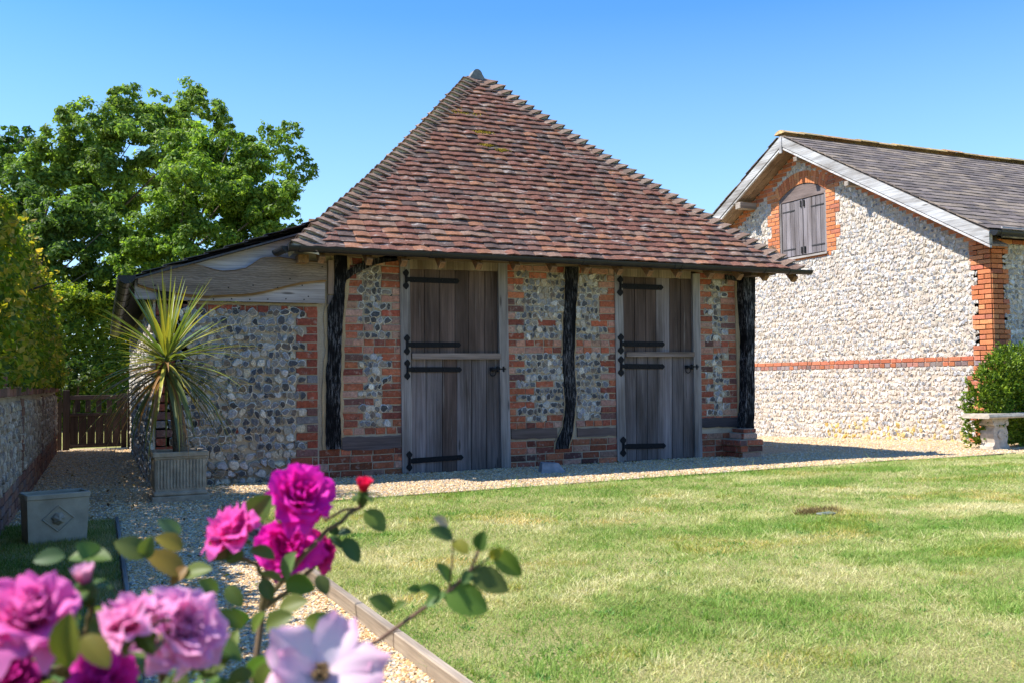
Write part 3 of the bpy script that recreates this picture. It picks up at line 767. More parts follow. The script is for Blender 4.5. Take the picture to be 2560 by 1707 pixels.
# doors
def door(cf, frame, leafx, top_y, split_y, bot_y, planks_u, planks_l, cols_u, cols_l, hinges, hx, ledge, latch):
    jl, jr, jt, jb = frame           # [(x,top),(x,bottom)] outlines
    wood = (0.25, 0.225, 0.205)
    m = MB()
    for P in (jl, jr):
        q = [XZ(cf(*p), FY) for p in P]; m.prism(q, fnY(FY), -0.06, 0.022, np.array(wood) * rng.uniform(0.9, 1.15))
    q = [XZ(cf(*p), FY) for p in jt]; m.prism(q, fnY(FY), -0.06, 0.017, np.array((0.26, 0.20, 0.14)))
    m.build('door_frame', M['wood_z'], barn)
    Yd = FY + 0.012
    leaves = []
    for part, (pl, ya, yb, cc) in enumerate(((planks_u, top_y, split_y[0], cols_u), (planks_l, split_y[1], bot_y, cols_l))):
        m = MB()
        for i in range(len(pl) - 1):
            f0 = (pl[i] - pl[0]) / (pl[-1] - pl[0]); f1 = (pl[i + 1] - pl[0]) / (pl[-1] - pl[0])
            y0 = ya[0] + (ya[1] - ya[0]) * f0; y1 = ya[0] + (ya[1] - ya[0]) * f1
            e0 = yb[0] + (yb[1] - yb[0]) * f0; e1 = yb[0] + (yb[1] - yb[0]) * f1
            dx = (leafx[1] - leafx[0]) * (1 if part else 0.45)
            q = [XZ(cf(*p), Yd) for p in ((pl[i] + 1.7, y0), (pl[i + 1] - 1.7, y1), (pl[i + 1] - 1.7, e1), (pl[i] + 1.7, e0))]
            m.prism(q, fnY(Yd), -0.03, rng.uniform(-0.0015, 0.0025), cc[i])
        m.prism([XZ(cf(*p), Yd) for p in ((pl[0], ya[0]), (pl[-1], ya[1]), (pl[-1], yb[1]), (pl[0], yb[0]))], fnY(Yd), -0.05, -0.012, (0.02, 0.018, 0.016))
        leaves.append(m.build('door_leaf', M['wood_z'], barn))
    m = MB(); (lx0, lx1, ly0, ly1) = ledge
    q = [XZ(cf(*p), Yd) for p in ((lx0, ly0), (lx1, ly0), (lx1, ly1), (lx0, ly1))]; m.prism(q, fnY(Yd), 0.0, 0.045, (0.24, 0.185, 0.15)); m.build('drip_rail', M['wood_x'], leaves[0])
    for i, (y, yr) in enumerate(hinges):
        x0, x1 = hx[i]; m = MB(); hw = 16
        q = [(x0, y - hw), (x1 - 14, yr - hw + 1), (x1 - 12, yr - hw - 1), (x1 - 3, yr - 9), (x1 + 3, yr), (x1 - 3, yr + 9), (x1 - 12, yr + hw + 1), (x1 - 14, yr + hw - 1), (x0, y + hw)]
        m.prism([XZ(cf(*p), Yd) for p in q], fnY(Yd), 0.0, 0.012, (0.012, 0.012, 0.014))
        for t in (0.12, 0.4, 0.66, 0.9):
            p = XZ(cf(x0 + (x1 - x0) * t, y + (yr - y) * t), Yd); m.obox((p[0], Yd - 0.014, p[1]), (1, 0, 0), (0, 1, 0), (0, 0, 1), (0.007, 0.005, 0.007), (0.02, 0.02, 0.022), 0, 0.003)
        o = m.build('strap_hinge', M['iron'], leaves[0] if i < 2 else leaves[1])
        m = MB(); xc = x0 - 12
        def spade(yc, sgn):
            pts = [(xc - 5, yc), (xc - 6, yc + sgn * 20), (xc - 17, yc + sgn * 30), (xc - 19, yc + sgn * 42), (xc - 10, yc + sgn * 52), (xc, yc + sgn * 62), (xc + 10, yc + sgn * 52), (xc + 17, yc + sgn * 42), (xc + 15, yc + sgn * 30), (xc + 6, yc + sgn * 20), (xc + 5, yc)]
            m.prism([XZ(cf(*p), FY) for p in pts], fnY(FY), 0.022, 0.030, (0.012, 0.012, 0.014))
        spade(y, 1); spade(y, -1)
        p0 = XZ(cf(xc, y - 22), FY); p1 = XZ(cf(xc, y + 22), FY)
        m.tube([(p0[0], FY - 0.036, p0[1]), (p1[0], FY - 0.036, p1[1])], 0.012, (0.014, 0.014, 0.016))
        p0 = XZ(cf(xc, y), FY); p1 = XZ(cf(x0 + 8, y), FY); m.obox(((p0[0] + p1[0]) / 2, FY - 0.03, p0[1]), (1, 0, 0), (0, 1, 0), (0, 0, 1), (abs(p1[0] - p0[0]) / 2 + 0.005, 0.009, 0.022), (0.012, 0.012, 0.014))
        m.build('hinge_plate', M['iron'], leaves[0] if i < 2 else leaves[1])
    # ring latch
    m = MB(); lx, ly = latch; p = XZ(cf(lx, ly), Yd); s = 0.0017
    m.obox((p[0], Yd - 0.006, p[1]), (1, 0, 0), (0, 1, 0), (0, 0, 1), (0.024, 0.006, 0.02), (0.014, 0.014, 0.016), 0, 0.005)
    m.tube([(p[0], Yd - 0.005, p[1]), (p[0], Yd - 0.05, p[1])], 0.012, (0.014, 0.014, 0.016))
    m.obox((p[0] + 0.075, Yd - 0.028, p[1] + 0.002), (1, 0, 0), (0, 1, 0), (0, 0, 1), (0.085, 0.006, 0.011), (0.014, 0.014, 0.016), 0, 0.004)
    for dx in (0.06, 0.125): m.obox((p[0] + dx, Yd - 0.026, p[1]), (1, 0, 0), (0, 1, 0), (0, 0, 1), (0.011, 0.015, 0.03), (0.014, 0.014, 0.016), 0, 0.005)
    rg = [(p[0] + 0.034 * math.sin(t), Yd - 0.036, p[1] - 0.036 + 0.034 * math.cos(t)) for t in np.linspace(0, 2 * PI, 19)]
    m.tube(rg, 0.0055, (0.014, 0.014, 0.016), k=6); m.build('ring_handle', M['iron'], leaves[1])
br = lambda k: tuple(np.array((0.105, 0.070, 0.055)) * k)
gy = lambda k: tuple(np.array((0.145, 0.122, 0.115)) * k)
door(c3, ([(718, 125), (778, 125), (795, 1416), (735, 1416)], [(1310, 135), (1366, 135), (1388, 1376), (1334, 1376)], [(779, 120), (1309, 128), (1309, 190), (779, 176)], 0),
     (780, 793), (177, 192), ((700, 706), (704, 710)), (1414, 1378),
     [780, 870, 963, 1055, 1137, 1235, 1312], [792, 881, 980, 1067, 1155, 1245, 1332],
     [br(1.3), br(0.9), br(1.05), br(0.75), br(1.0), br(0.8)], [gy(1.4), gy(1.0), br(0.85), gy(1.05), gy(0.85), gy(0.75)],
     [(240, 250), (632, 632), (780, 780), (1330, 1308)], [(768, 1078), (774, 1088), (776, 1093), (788, 1102)], (790, 1322, 683, 718), (1276, 778))
door(c4, ([(564, 185), (612, 185), (636, 1352), (584, 1352)], [(1034, 205), (1078, 205), (1094, 1318), (1052, 1318)], [(613, 170), (1025, 190), (1025, 236), (613, 222)], 0),
     (620, 633), (223, 238), ((695, 695), (699, 699)), (1333, 1312),
     [618, 690, 757, 820, 902, 968, 1036], [633, 703, 770, 832, 918, 985, 1050],
     [br(0.95), br(0.85), br(0.9), gy(1.3), br(0.75), br(0.8)], [gy(0.95), gy(0.85), gy(0.95), gy(1.3), gy(0.85), gy(0.95)],
     [(280, 288), (627, 629), (760, 762), (1243, 1238)], [(610, 860), (614, 868), (615, 868), (628, 875)], (632, 1040, 675, 704), (1003, 764))
# head plate and rafter feet under the eaves
m = MB()
m.box((2.3, FY - 0.03, 2.178), (7.9, FY + 0.12, 2.26), np.array((0.20, 0.14, 0.09)), 0); m.build('wall_plate', M['wood_x'], barn)
m = MB(); m.box((7.3, 9.0, 2.12), (7.5, 14, 2.177), np.array((0.12, 0.085, 0.06)), 0); m.build('tie_beam', M['wood_y'], barn)
EZ = 2.17; EY = 8.85; EX0, EX1 = 1.93, 7.87; AX, AY, AZ = 4.9, 11.62, 4.99; BY = 17.0; AYB = 14.23
rp = MB(); rp.obox((0, 0, 0), (1, 0, 0), norm((0, 1, 1.02)), norm((0, -1.02, 1)), (0.032, 0.30, 0.04), (0.30, 0.17, 0.08), 0, 0.004)
proto = None
for x in np.arange(2.18, 7.9, 0.405):
    if proto is None: proto = rp.build('rafter_foot', M['wood_y'], None); proto.parent = barn; o = proto
    else: o = proto.copy(); COL.objects.link(o)
    o.location = (x + rng.normal(0, 0.02) - 4.9, 9.1 - 9.3, 2.29)
# ---- tiled roof
def sagf(t): return -0.05 * np.sin(PI * np.clip(t, 0, 1))
def tiles(mb, o, u, v, L, lo, hi, gauge, tw, tl, th, camber, colf, sag, mat=0, jit=1.0):
    o = np.array(o, float); u = norm(u); v = norm(v); n = np.cross(u, v)
    U0, U1, VV, CC = [], [], [], []
    rows = int(L / gauge)
    for k in range(rows + 1):
        vv = k * gauge
        a, b = lo(min(1, (vv + 0.05) / L)), hi(min(1, (vv + 0.05) / L))
        if b - a < 0.05: continue
        x = a - (0.5 * tw if k % 2 else 0) - rng.uniform(0, 0.2) * tw
        while x < b:
            w = tw * rng.uniform(0.93, 1.06); e0, e1 = max(x, a), min(x + w - 0.003, b)
            if e1 - e0 > 0.03: U0.append(e0); U1.append(e1); VV.append(vv)
            x += w
    U0, U1, VV = map(np.array, (U0, U1, VV)); N = len(U0)
    t0 = VV / L; t1 = np.minimum((VV + tl) / L, 1.0)
    vb = VV + rng.normal(0, 0.0028 * jit, N) + 0.009 * jit * (vnoise(U0, VV, 1.1, 31) - 0.5) * 2
    lift = th * 2.4 + np.abs(rng.normal(0, 0.0028 * jit, N)) + 0.010 * jit * (vnoise(U0, VV, 0.6, 33) - 0.5)
    sk = rng.normal(0, 0.0028 * jit, N)
    cam_ = np.clip(rng.normal(camber, camber * 0.5, N), -0.002, 0.02)
    P = []
    lo1, hi1 = np.asarray(lo(t1), float) + 0 * t1, np.asarray(hi(t1), float) + 0 * t1; mid1 = (lo1 + hi1) / 2; lo1 = np.minimum(lo1, mid1); hi1 = np.maximum(hi1, mid1)
    A2 = np.clip(U0, lo1, hi1); B2 = np.clip(U1, lo1, hi1)
    for iv, (vp, tt, base) in enumerate(((vb, t0, lift), (np.minimum(VV + tl, L), t1, np.zeros(N)))):
        for lay_ in (1, 0):
            A_, B_ = (U0, U1) if iv == 0 else (A2, B2)
            for iu, (uu, cc) in enumerate(((A_, 0), ((A_ + B_) / 2, 1), (B_, 0))):
                d = base + sag(tt) + cam_ * cc + (th if lay_ else 0) + (sk * (iu - 1) if iv == 0 else 0)
                P.append(o + uu[:, None] * u + vp[:, None] * v + d[:, None] * n)
    V = np.stack(P, 1)   # 0-2 top bottom-edge, 3-5 under bottom-edge, 6-8 top upper, 9-11 under upper
    f = [(0, 1, 7, 6), (1, 2, 8, 7), (3, 4, 1, 0), (4, 5, 2, 1), (3, 0, 6, 9), (2, 5, 11, 8)]
    mb.many(V, f, colf(N, U0, VV), mat)
def tile_col(N, u, v):
    p = np.array([(0.20, 0.090, 0.066), (0.155, 0.080, 0.066), (0.27, 0.125, 0.078), (0.11, 0.072, 0.065), (0.22, 0.135, 0.105), (0.18, 0.078, 0.06)])
    c = p[rng.choice(6, N, p=(0.27, 0.22, 0.12, 0.13, 0.12, 0.14))] * 0.94 * rng.uniform(0.84, 1.14, (N, 1))
    c = c * np.array((0.99, 0.98, 0.89)); c *= (1 + 0.18 * np.clip(1 - v / 1.6, 0, 1))[:, None]
    return c
V0 = np.array
LF = math.hypot(AY - EY, AZ - EZ); hw = (EX1 - EX0) / 2; hd = AY - EY
LDIR = V0([0.074, 1, 0.0]); DEP = 5.85
pFL = V0([EX0, EY, EZ]); pFR = V0([EX1, EY, EZ]); pBL = pFL + LDIR * DEP; pBR = pFR + V0([0, DEP, 0]); pA = V0([AX, AY, AZ]); pB = pA + LDIR * 0.35
def quadplane(BL, BR, TR, TL, inset=0.0):
    u = norm(BR - BL); n = norm(np.cross(u, TL - BL)); v = np.cross(n, u); L = (TL - BL) @ v; a = (TL - BL) @ u; c = (TR - BR) @ u; W_ = np.linalg.norm(BR - BL)
    return BL, u, v, L, (lambda t: a * t + inset), (lambda t: W_ + c * t - inset)
dk = MB()
for Q in ((pFL, pFR, pA, pA), (pBL, pFL, pA, pB), (pFR, pBR, pB, pA), (pBR, pBL, pB, pB)):
    o, u, v, L, lo, hi = quadplane(*Q, inset=0.07); mb = MB()
    tiles(mb, o, u, v, L, lo, hi, 0.1, 0.168, 0.225, 0.014, 0.006, tile_col, sagf); mb.build('roof_slope', M['tile'], barn)
    n = np.cross(u, v); T = np.linspace(0.02, 1, 12)
    dk.grid(np.array([[o + u * (lo(t) + (hi(t) - lo(t)) * k) + v * L * t + n * (sagf(t) - 0.012) for k in (0, 0.5, 1)] for t in T]), (0.10, 0.07, 0.05))
dk.build('roof_deck', M['wood_x'], barn)
# bonnet tiles over the hips, bedded in mortar
def bonnets(p0, p1, n1, n2, w, sag_gain, mort=True):
    p0 = V0(p0, float); p1 = V0(p1, float); d = norm(p1 - p0); L = np.linalg.norm(p1 - p0)
    n1 = norm(n1); n2 = norm(n2); a1 = norm(np.cross(n1, d)); a2 = norm(np.cross(d, n2))
    up = norm(n1 + n2)
    if a1[2] > 0: a1 = -a1
    if a2[2] > 0: a2 = -a2
    mt = MB(); mm = MB(); rowsn = int(LF / 0.1) - 1; T = np.linspace(-1, 1, 9)
    for k in range(rowsn):
        t = k * 0.1 / LF; P = p0 + (p1 - p0) * t + up * sagf(t) * sag_gain
        jj = rng.normal(0, 0.004); Ltile = 0.27; pts = []; c = tile_col(1, V0([0.]), V0([k * 0.1]))[0] * 0.4 + V0((0.15, 0.11, 0.08)) * rng.uniform(0.7, 1.25)
        for (s, lf, ww, th) in ((-0.035, 0.108, w * 1.10, 0), (0.10, 0.058, w * 0.98, 0), (Ltile, 0.018, w * 0.72, 0)):
            for tt in T:
                side = a1 if tt < 0 else a2
                arch = (1 - abs(tt) ** 1.7)
                pts.append(P + d * (s + 0.44 * w * abs(tt)) + side * abs(tt) * ww + up * (lf * (0.46 + 0.54 * arch) + jj))
        for tt in T:
            side = a1 if tt < 0 else a2; arch = (1 - abs(tt) ** 1.7)
            pts.append(P + d * (-0.033 + 0.44 * w * abs(tt)) + side * abs(tt) * w * 1.12 + up * (0.108 * (0.46 + 0.54 * arch) + jj - 0.016))
        f = []
        for r_ in range(2):
            for i in range(8): f.append((r_ * 9 + i, r_ * 9 + i + 1, (r_ + 1) * 9 + i + 1, (r_ + 1) * 9 + i))
        for i in range(8): f.append((27 + i, 28 + i, 1 + i, i))
        mt.add(pts, f, c)
        if mort:
            pts = []
            for (s, lf, ww) in ((-0.014, 0.092, w * 1.04), (0.12, 0.03, w * 0.9)):
                for tt in T:
                    side = a1 if tt < 0 else a2; arch = (1 - abs(tt) ** 1.7)
                    pts.append(P + d * (s + 0.44 * w * abs(tt)) + side * abs(tt) * ww + up * (lf * (0.46 + 0.54 * arch) + jj - 0.004))
            for tt in T:
                side = a1 if tt < 0 else a2
                pts.append(P + d * (-0.014 + 0.44 * w * abs(tt)) + side * abs(tt) * w * 1.04 + up * (-0.01))
            f = [(i, i + 1, 10 + i, 9 + i) for i in range(8)] + [(18 + i, 19 + i, 1 + i, i) for i in range(8)]
            mm.add(pts, f, V0((0.60, 0.58, 0.55)) * rng.uniform(0.7, 1.1))
    o = mt.build('hip_tiles', M['tile'], barn, smooth=False)
    if mort: mm.build('hip_mortar', M['stone'], o)
nF = (0, -(AZ - EZ), hd); nL = (-(AZ - EZ), 0, hw); nR = ((AZ - EZ), 0, hw); nB = (0, (AZ - EZ), hd)
nL = np.cross(-LDIR, pA - pFL)
bonnets(pFL, pA, nF, nL, 0.19, 1.25)
bonnets(pFR, pA, nR, nF, 0.16, 1.25)
bonnets(pBL, pB, nL, nB, 0.16, 1.25)
bonnets(pBR, pB, nB, nR, 0.16, 1.25)
# ridge
def ridge_run(p0, p1, r, seg, mat, cols, par, drop=0.6, nm='ridge_tiles', spread=1.25):
    m = MB(); p0 = V0(p0, float); p1 = V0(p1, float); d = norm(p1 - p0); L = np.linalg.norm(p1 - p0); sd = norm(np.cross(d, (0, 0, 1))); n = int(L / seg)
    T = np.linspace(-spread, spread, 11)
    for i in range(n):
        q = p0 + d * i * seg; pts = []; jz = rng.normal(0, 0.006)
        for (s, k) in ((0, 1.0), (seg + 0.02, 0.94)):
            for t in T: pts.append(q + d * s + sd * math.sin(t) * r * k + V0([0, 0, (math.cos(t) - drop) * r * k + jz]))
        for t in T: pts.append(q + d * 0.002 + sd * math.sin(t) * r * 0.8 + V0([0, 0, (math.cos(t) - drop) * r * 0.8 + jz]))
        f = [(j, j + 1, 12 + j, 11 + j) for j in range(10)] + [(22 + j, 23 + j, 1 + j, j) for j in range(10)]
        if i == 0: f.append(tuple(22 + j for j in range(11)))
        m.add(pts, f, V0(cols[rng.integers(len(cols))]) * rng.uniform(0.8, 1.15))
    return m.build(nm, mat, par)
T = np.linspace(-1.2, 1.2, 11); m = MB()
m.prism([(AX - 0.01 + math.sin(t) * 0.075, AZ - 0.005 + (math.cos(t) - 0.6) * 0.10) for t in T] + [(AX + 0.12, AZ - 0.12), (AX - 0.14, AZ - 0.12)], fnY(AY), 0.02, 0.145, (0.20, 0.21, 0.21)); m.build('apex_cap', M['stone'], barn)
m = MB() # moss cushions
for (px, py, r) in ((1168, 291, 0.13), (1150, 290, 0.07), (1205, 337, 0.06), (1215, 370, 0.04), (1255, 382, 0.04), (1650, 610, 0.05)):
    dd = ray(px, py); nn = norm(nF); q0 = V0((EX0, EY, EZ)) + nn * -0.035; tt = ((q0 - CAM) @ nn) / (dd @ nn); p = CAM + dd * tt
    K = 420; q = rng.normal(0, 1, (K, 3)) * V0([r, r * 0.35, r * 0.35]); q = q - (q @ nn)[:, None] * nn * 0.75 + nn * 0.03
    c = V0((0.42, 0.31, 0.05)) * rng.uniform(0.55, 1.4, (K, 1))
    tq = norm(rng.normal(0, 1, (K, 3))); bq = norm(np.cross(tq, rng.normal(0, 1, (K, 3)))); s_ = 0.013
    m.many(np.stack([p + q - tq * s_, p + q + bq * s_, p + q + tq * s_], 1), [(0, 1, 2)], c)
m.build('moss', M['blade'], barn)
# gutter
def gutter(p0, p1, r, name, par, joints, caps=True, mat='plastic'):
    m = MB(); p0 = V0(p0, float); p1 = V0(p1, float); d = norm(p1 - p0); L = np.linalg.norm(p1 - p0); sd = norm(np.cross(d, (0, 0, 1))); K = 11
    A = np.linspace(0, PI, K)
    def ring(q, rr): return [q + sd * math.cos(a) * rr - V0([0, 0, math.sin(a) * rr]) for a in A]
    def seg(s0, s1, rr, ri):
        q0, q1 = p0 + d * s0, p0 + d * s1; v = ring(q0, rr) + ring(q1, rr) + ring(q0, ri) + ring(q1, ri); f = []
        for i in range(K - 1):
            f += [(i, i + 1, K + i + 1, K + i), (2 * K + i, 3 * K + i, 3 * K + i + 1, 2 * K + i + 1), (i, 2 * K + i, 2 * K + i + 1, i + 1), (K + i, K + i + 1, 3 * K + i + 1, 3 * K + i)]
        f += [(0, K, 3 * K, 2 * K), (K - 1, 3 * K - 1, 4 * K - 1, 2 * K - 1)]
        m.add(v, f, (0.028, 0.029, 0.031))
    seg(0, L, r, r - 0.006)
    for j in joints: seg(j - 0.02, j + 0.02, r + 0.005, r - 0.003)
    if caps:
        for s in (0.004, L - 0.004): m.add(ring(p0 + d * s, r), [tuple(range(K))], (0.028, 0.029, 0.031))
    return m.build(name, M[mat], par, smooth=False)
GY = EY - 0.04
g = gutter((1.84, GY, 2.188), (8.02, GY, 2.182), 0.052, 'gutter', barn, (0.12, 1.4, 3.1, 4.25, 4.34, 5.5, 5.86), True)
gutter((1.84, GY, 2.186), (1.81, GY + 0.33, 2.18), 0.052, 'gutter_return', barn, (0.03,), True)

# ---- lean-to on the left
LS_ = 0.324
WL = Wall((0, FY - 0.02, 0), (1, 0, 0), (0, -1, 0))
m = MB(); m.box((0.74, FY - 0.02, -0.1), (2.24, FY + 0.28, 1.70), mat=0)
R_ = []; bag = FlintBag(); z = -0.02; k = 0; hq = 0.079
while z < 1.575:
    l = (0.16, 0.09)[k % 2]; r = (0.10, 0.205)[k % 2]
    if z > 0.2: R_.extend(lay(0.745, 0.745 + l, z, hq, pattern='st')); R_.extend(lay(2.225 - r, 2.225, z, hq, pattern='st'))
    if z > 0.2: bag.row(0.755 + l, 2.21 - r, z, hq, 0.042, 0.10, 0.74, (0.014, 0.028))
    else: bag.row(0.75, 2.22 if z < 0.0 else 1.95, z, hq, 0.07, 0.14, 0.45, (0.03, 0.06))
    if 0.0 <= z <= 0.2: R_.extend(lay(1.96, 2.225, z, hq, pattern='mix'))
    z += hq; k += 1
R_.extend(lay(0.75, 2.225, 1.60, 0.076, pattern='hd'))
for (a, b) in ((1.45, 0.46), (1.02, 0.55), (1.66, 0.38)): R_.append((a, a + 0.10, b, b + 0.06))
cc = brick_cols(len(R_), [(0.33, 0.085, 0.05), (0.26, 0.075, 0.05), (0.19, 0.10, 0.09), (0.22, 0.20, 0.21)], (5, 4, 2, 0.8))
bricks(m, WL, R_, cc, 1)
bag.put(m, WL)
m.build('lean_to_wall', [M['mortar'], M['brick_old'], M['flint']], barn)
# side wall of the lean-to
e0 = V0((0.72, FY - 0.02, 0)); e1 = V0((0.90, 15.6, 0)); WS = Wall(e0, e1 - e0, (-1, 0.03, 0)); LSide = np.linalg.norm(e1 - e0)
m = MB(); v = [(0.72, FY - 0.02), (0.90, 15.6), (1.2, 15.6), (1.02, FY - 0.02)]
m.prism([tuple(p) for p in v], lambda a, b, d: V0([a, b, d]), -0.1, 1.75)
bag = FlintBag(); z = -0.03
while z < 1.6:
    hh = rng.uniform(0.065, 0.09); bag.row(0.0, LSide, z, hh, 0.055, 0.12, 0.45, (0.016, 0.035)); z += hh
bag.put(m, WS); m.build('lean_to_side_wall', [M['mortar_pale'], M['brick_old'], M['flint']], barn)
YB = 9.2
def bz(x): return 1.885 + LS_ * (x - 0.557)
topL = [(0.557, 1.885), (2.28, bz(2.28))]
m = MB(); q = [(0.557, 1.70), (2.285, 1.70), (2.285, 2.30), (2.10, bz(2.10) - 0.01), (0.557, 1.875)]
m.prism(q, fnY(YB + 0.035), 0, 0.018, (0.34, 0.305, 0.29)); m.build('gable_board', M['wood_x'], barn)
up_ = [(900, 252), (1000, 215), (1100, 175), (1180, 166), (1260, 163), (1330, 178), (1390, 197), (1450, 208), (1530, 203), (1600, 190), (1650, 160), (1695, 128), (1725, 120), (1830, 118), (1960, 140), (2130, 150)]
lo_ = [(900, 290), (960, 312), (1050, 335), (1150, 348), (1250, 360), (1350, 367), (1430, 362), (1500, 358), (1570, 357), (1650, 350), (1720, 338), (1800, 318), (1880, 297), (1960, 280), (2040, 270), (2130, 262)]
m = MB(); m.strip([XZ(c1(*p), YB) for p in lo_], [XZ(c1(*p), YB) for p in up_], 0.0, 0.045, fnY(YB + 0.015), (0.225, 0.175, 0.135))
for (nx, ny) in [(920 + 118 * k, 392 - 2 * (k % 3)) for k in range(10)] + [(1010 + 160 * k, 300 + 14 * (k % 2)) for k in range(7)] + [(1890, 258), (2010, 372), (2100, 180)]:
    q = XZ(c1(nx, ny), YB); m.obox((q[0], YB - 0.031, q[1]), (1, 0, 0), (0, 1, 0), (0, 0, 1), (0.006, 0.004, 0.006), (0.03, 0.028, 0.028), 0, 0.002)
m.build('gable_board', M['figured'], barn)
m = MB(); lw_ = [(x, y + 13) for x, y in lo_]
m.strip([XZ(c1(*p), YB) for p in lw_], [XZ(c1(*p), YB) for p in lo_], 0.0, 0.022, fnY(YB + 0.015), (0.24, 0.14, 0.06)); m.build('waney_edge', M['wood_x'], barn)
m = MB(); m.strip([XZ(c1(x, y - 4), YB) for x, y in up_], [XZ(c1(x, y + 3), YB) for x, y in up_], 0.0, 0.047, fnY(YB + 0.015), (0.13, 0.085, 0.05)); m.build('edge_shade_line', M['wood_x'], barn)  # thin dark strip standing in for the shading line along the board's upper edge
m = MB(); q = [XZ(c1(*p), YB) for p in ((1028, 282), (1135, 282), (1135, 385), (1028, 385))]; m.prism(q, fnY(YB), 0.0, 0.018, (0.012, 0.011, 0.010)); m.build('vent', M['wood_x'], barn)
m = MB(); q = [XZ(c1(*p), YB) for p in ((1928, 108), (1995, 108), (1995, 160), (1928, 160))]; m.prism(q, fnY(YB), 0.0, 0.14, (0.32, 0.19, 0.09)); m.build('rafter_foot', M['wood_y'], barn)
# lean-to roof
lA, lB, lC, lD = V0([0.46, 9.13, bz(0.46)]), V0([0.655, 15.6, bz(0.46) - 0.17]), V0([2.55, 15.6, bz(2.21) - 0.05]), V0([2.21, 9.13, bz(2.21)])
m = MB(); q = [lA, lB, lC, lD]; m.add([p + V0([0, 0, z]) for z in (-0.012, 0.004) for p in q], [(3, 2, 1, 0), (4, 5, 6, 7)] + [(i, (i + 1) % 4, 4 + (i + 1) % 4, 4 + i) for i in range(4)], (0.07, 0.07, 0.075)); m.build('lean_to_roof', M['slate'], barn)
m = MB(); o, u, v, L, lo, hi = quadplane(lB + V0([-0.02, 0, 0.006]), lA + V0([-0.02, 0, 0.006]), lD + V0([0, 0, 0.006]), lC + V0([0, 0, 0.006]))
tiles(m, o, u, v, L, lo, hi, 0.19, 0.26, 0.22, 0.006, 0.0, lambda N, u, v: V0((0.085, 0.08, 0.082)) * rng.uniform(0.7, 1.3, (N, 1)), lambda t: 0 * t, 0, 0.6)
m.build('lean_to_slates', M['slate'], barn)
gutter((0.485, 9.10, 1.90), (0.675, 15.6, 1.73), 0.075, 'lean_to_gutter', barn, (0.35, 0.9, 1.5, 2.2, 3.0, 4.0, 5.0), True)
# ------------------------------------------------------------------ flint barn on the right
fb = thing('flint_barn', 'pale flint barn with orange brick corners, slate roof and closed wooden shutters in its gable', 'barn', (12, 9.5, -0.05))
GX = 12.0; Y0 = 9.51; AYg = 13.41; GA = AYg - Y0; TANG = 0.555; ZE = 2.86
def ztop(s): return ZE + TANG * (GA - abs(np.asarray(s, float) - GA))
WG = Wall((GX, Y0, 0), (0, 1, 0), (-1, 0, 0))
m = MB()
hb = 0.0725; zb0 = 1.06 - 20 * hb
WS0, WS1, WZ0, WZ1 = 3.24, 4.44, 3.09, 4.22
def arch_z(s): # underside of the arch
    t = (s - (WS0 + WS1) / 2) / ((WS1 - WS0) / 2); return 4.40 - 0.20 * t * t
m.prism([(0, -0.5), (WS0, -0.5), (WS0, float(ztop(WS0))), (0, ZE)], WG.fn(), -0.3, 0.0)
m.prism([(WS1, -0.5), (7.8, -0.5), (7.8, ZE), (WS1, float(ztop(WS1)))], WG.fn(), -0.3, 0.0)
m.prism([(WS0, -0.5), (WS1, -0.5), (WS1, 3.06), (WS0, 3.06)], WG.fn(), -0.3, 0.0)
m.prism([(s_, arch_z(s_)) for s_ in np.linspace(WS0, WS1, 13)] + [(WS1, float(ztop(WS1))), (GA, float(ztop(GA))), (WS0, float(ztop(WS0)))], WG.fn(), -0.3, 0.0)
R_ = []; bag = FlintBag()
z = zb0; k = 0; r0 = 0
forb = []
while z < 5.1:
    zc = z + hb / 2; row = k; blk = (row // 3) % 2
    if 1.055 < zc < 1.21:
        R_.extend(lay(0, 7.8, z, hb, pattern='hd' if zc < 1.13 else 'mix'))
    else:
        occ = []
        sv = (zc - ZE) / TANG if zc > ZE else 0
        if zc < ZE + 0.1: w = 0.34 if blk else 0.225; occ.append((0, w)); occ.append((7.8 - w, 7.8))
        if zc < 1.06: occ[0] = (0, 0.46 if blk else 0.35)
        if zc > ZE - 0.25:
            a = max(0, sv - 0.06); occ.append((a, sv + 0.36)); occ.append((7.8 - sv - 0.36, 7.8 - a))
        if WZ0 - 0.01 < zc < 4.40:
            w = 0.33 if blk else 0.225; occ.append((WS0 - w, WS0)); occ.append((WS1, WS1 + w))
        if 3.0 < zc < WZ0: occ.append((WS0 - 0.1, WS1 + 0.1))
        lim = float(2 * GA - max(0, sv)) if sv else 7.8
        occ = [(max(a, sv), min(b, 7.8 - sv)) for a, b in occ]; occ = [(a, b) for a, b in occ if b - a > 0.05]
        occ.sort(); mer = []
        for a, b in occ:
            if mer and a <= mer[-1][1] + 0.03: mer[-1][1] = max(mer[-1][1], b)
            else: mer.append([a, b])
        for a, b in mer:
            rr = lay(a + 0.004, b - 0.004, z, hb, start=row, pattern='half' if b - a > 0.2 else 'mix')
            for q in rr:
                c_ = (q[0] + q[1]) / 2
                if 4.1 < zc < 4.42 and WS0 - 0.02 < c_ < WS1 + 0.02: continue
                R_.append(q)
        cur = max(0, sv) + 0.02; end = 7.8 - max(0, sv) - 0.02
        for a, b in mer + [[end, end + 9]]:
            if a - cur > 0.04: bag.row(cur, min(a, end) - 0.008, z - rng.uniform(-0.01, 0.01), hb * 0.92, 0.03, 0.08, 0.26 if zc > 1.2 else 0.29, (0.006, 0.018), 0.22)
            cur = max(cur, b + 0.008)
    z += hb; k += 1
R_ = [q for q in R_ if not (WS0 - 0.001 < (q[0] + q[1]) / 2 < WS1 and WZ0 < (q[2] + q[3]) / 2 < 4.42)]
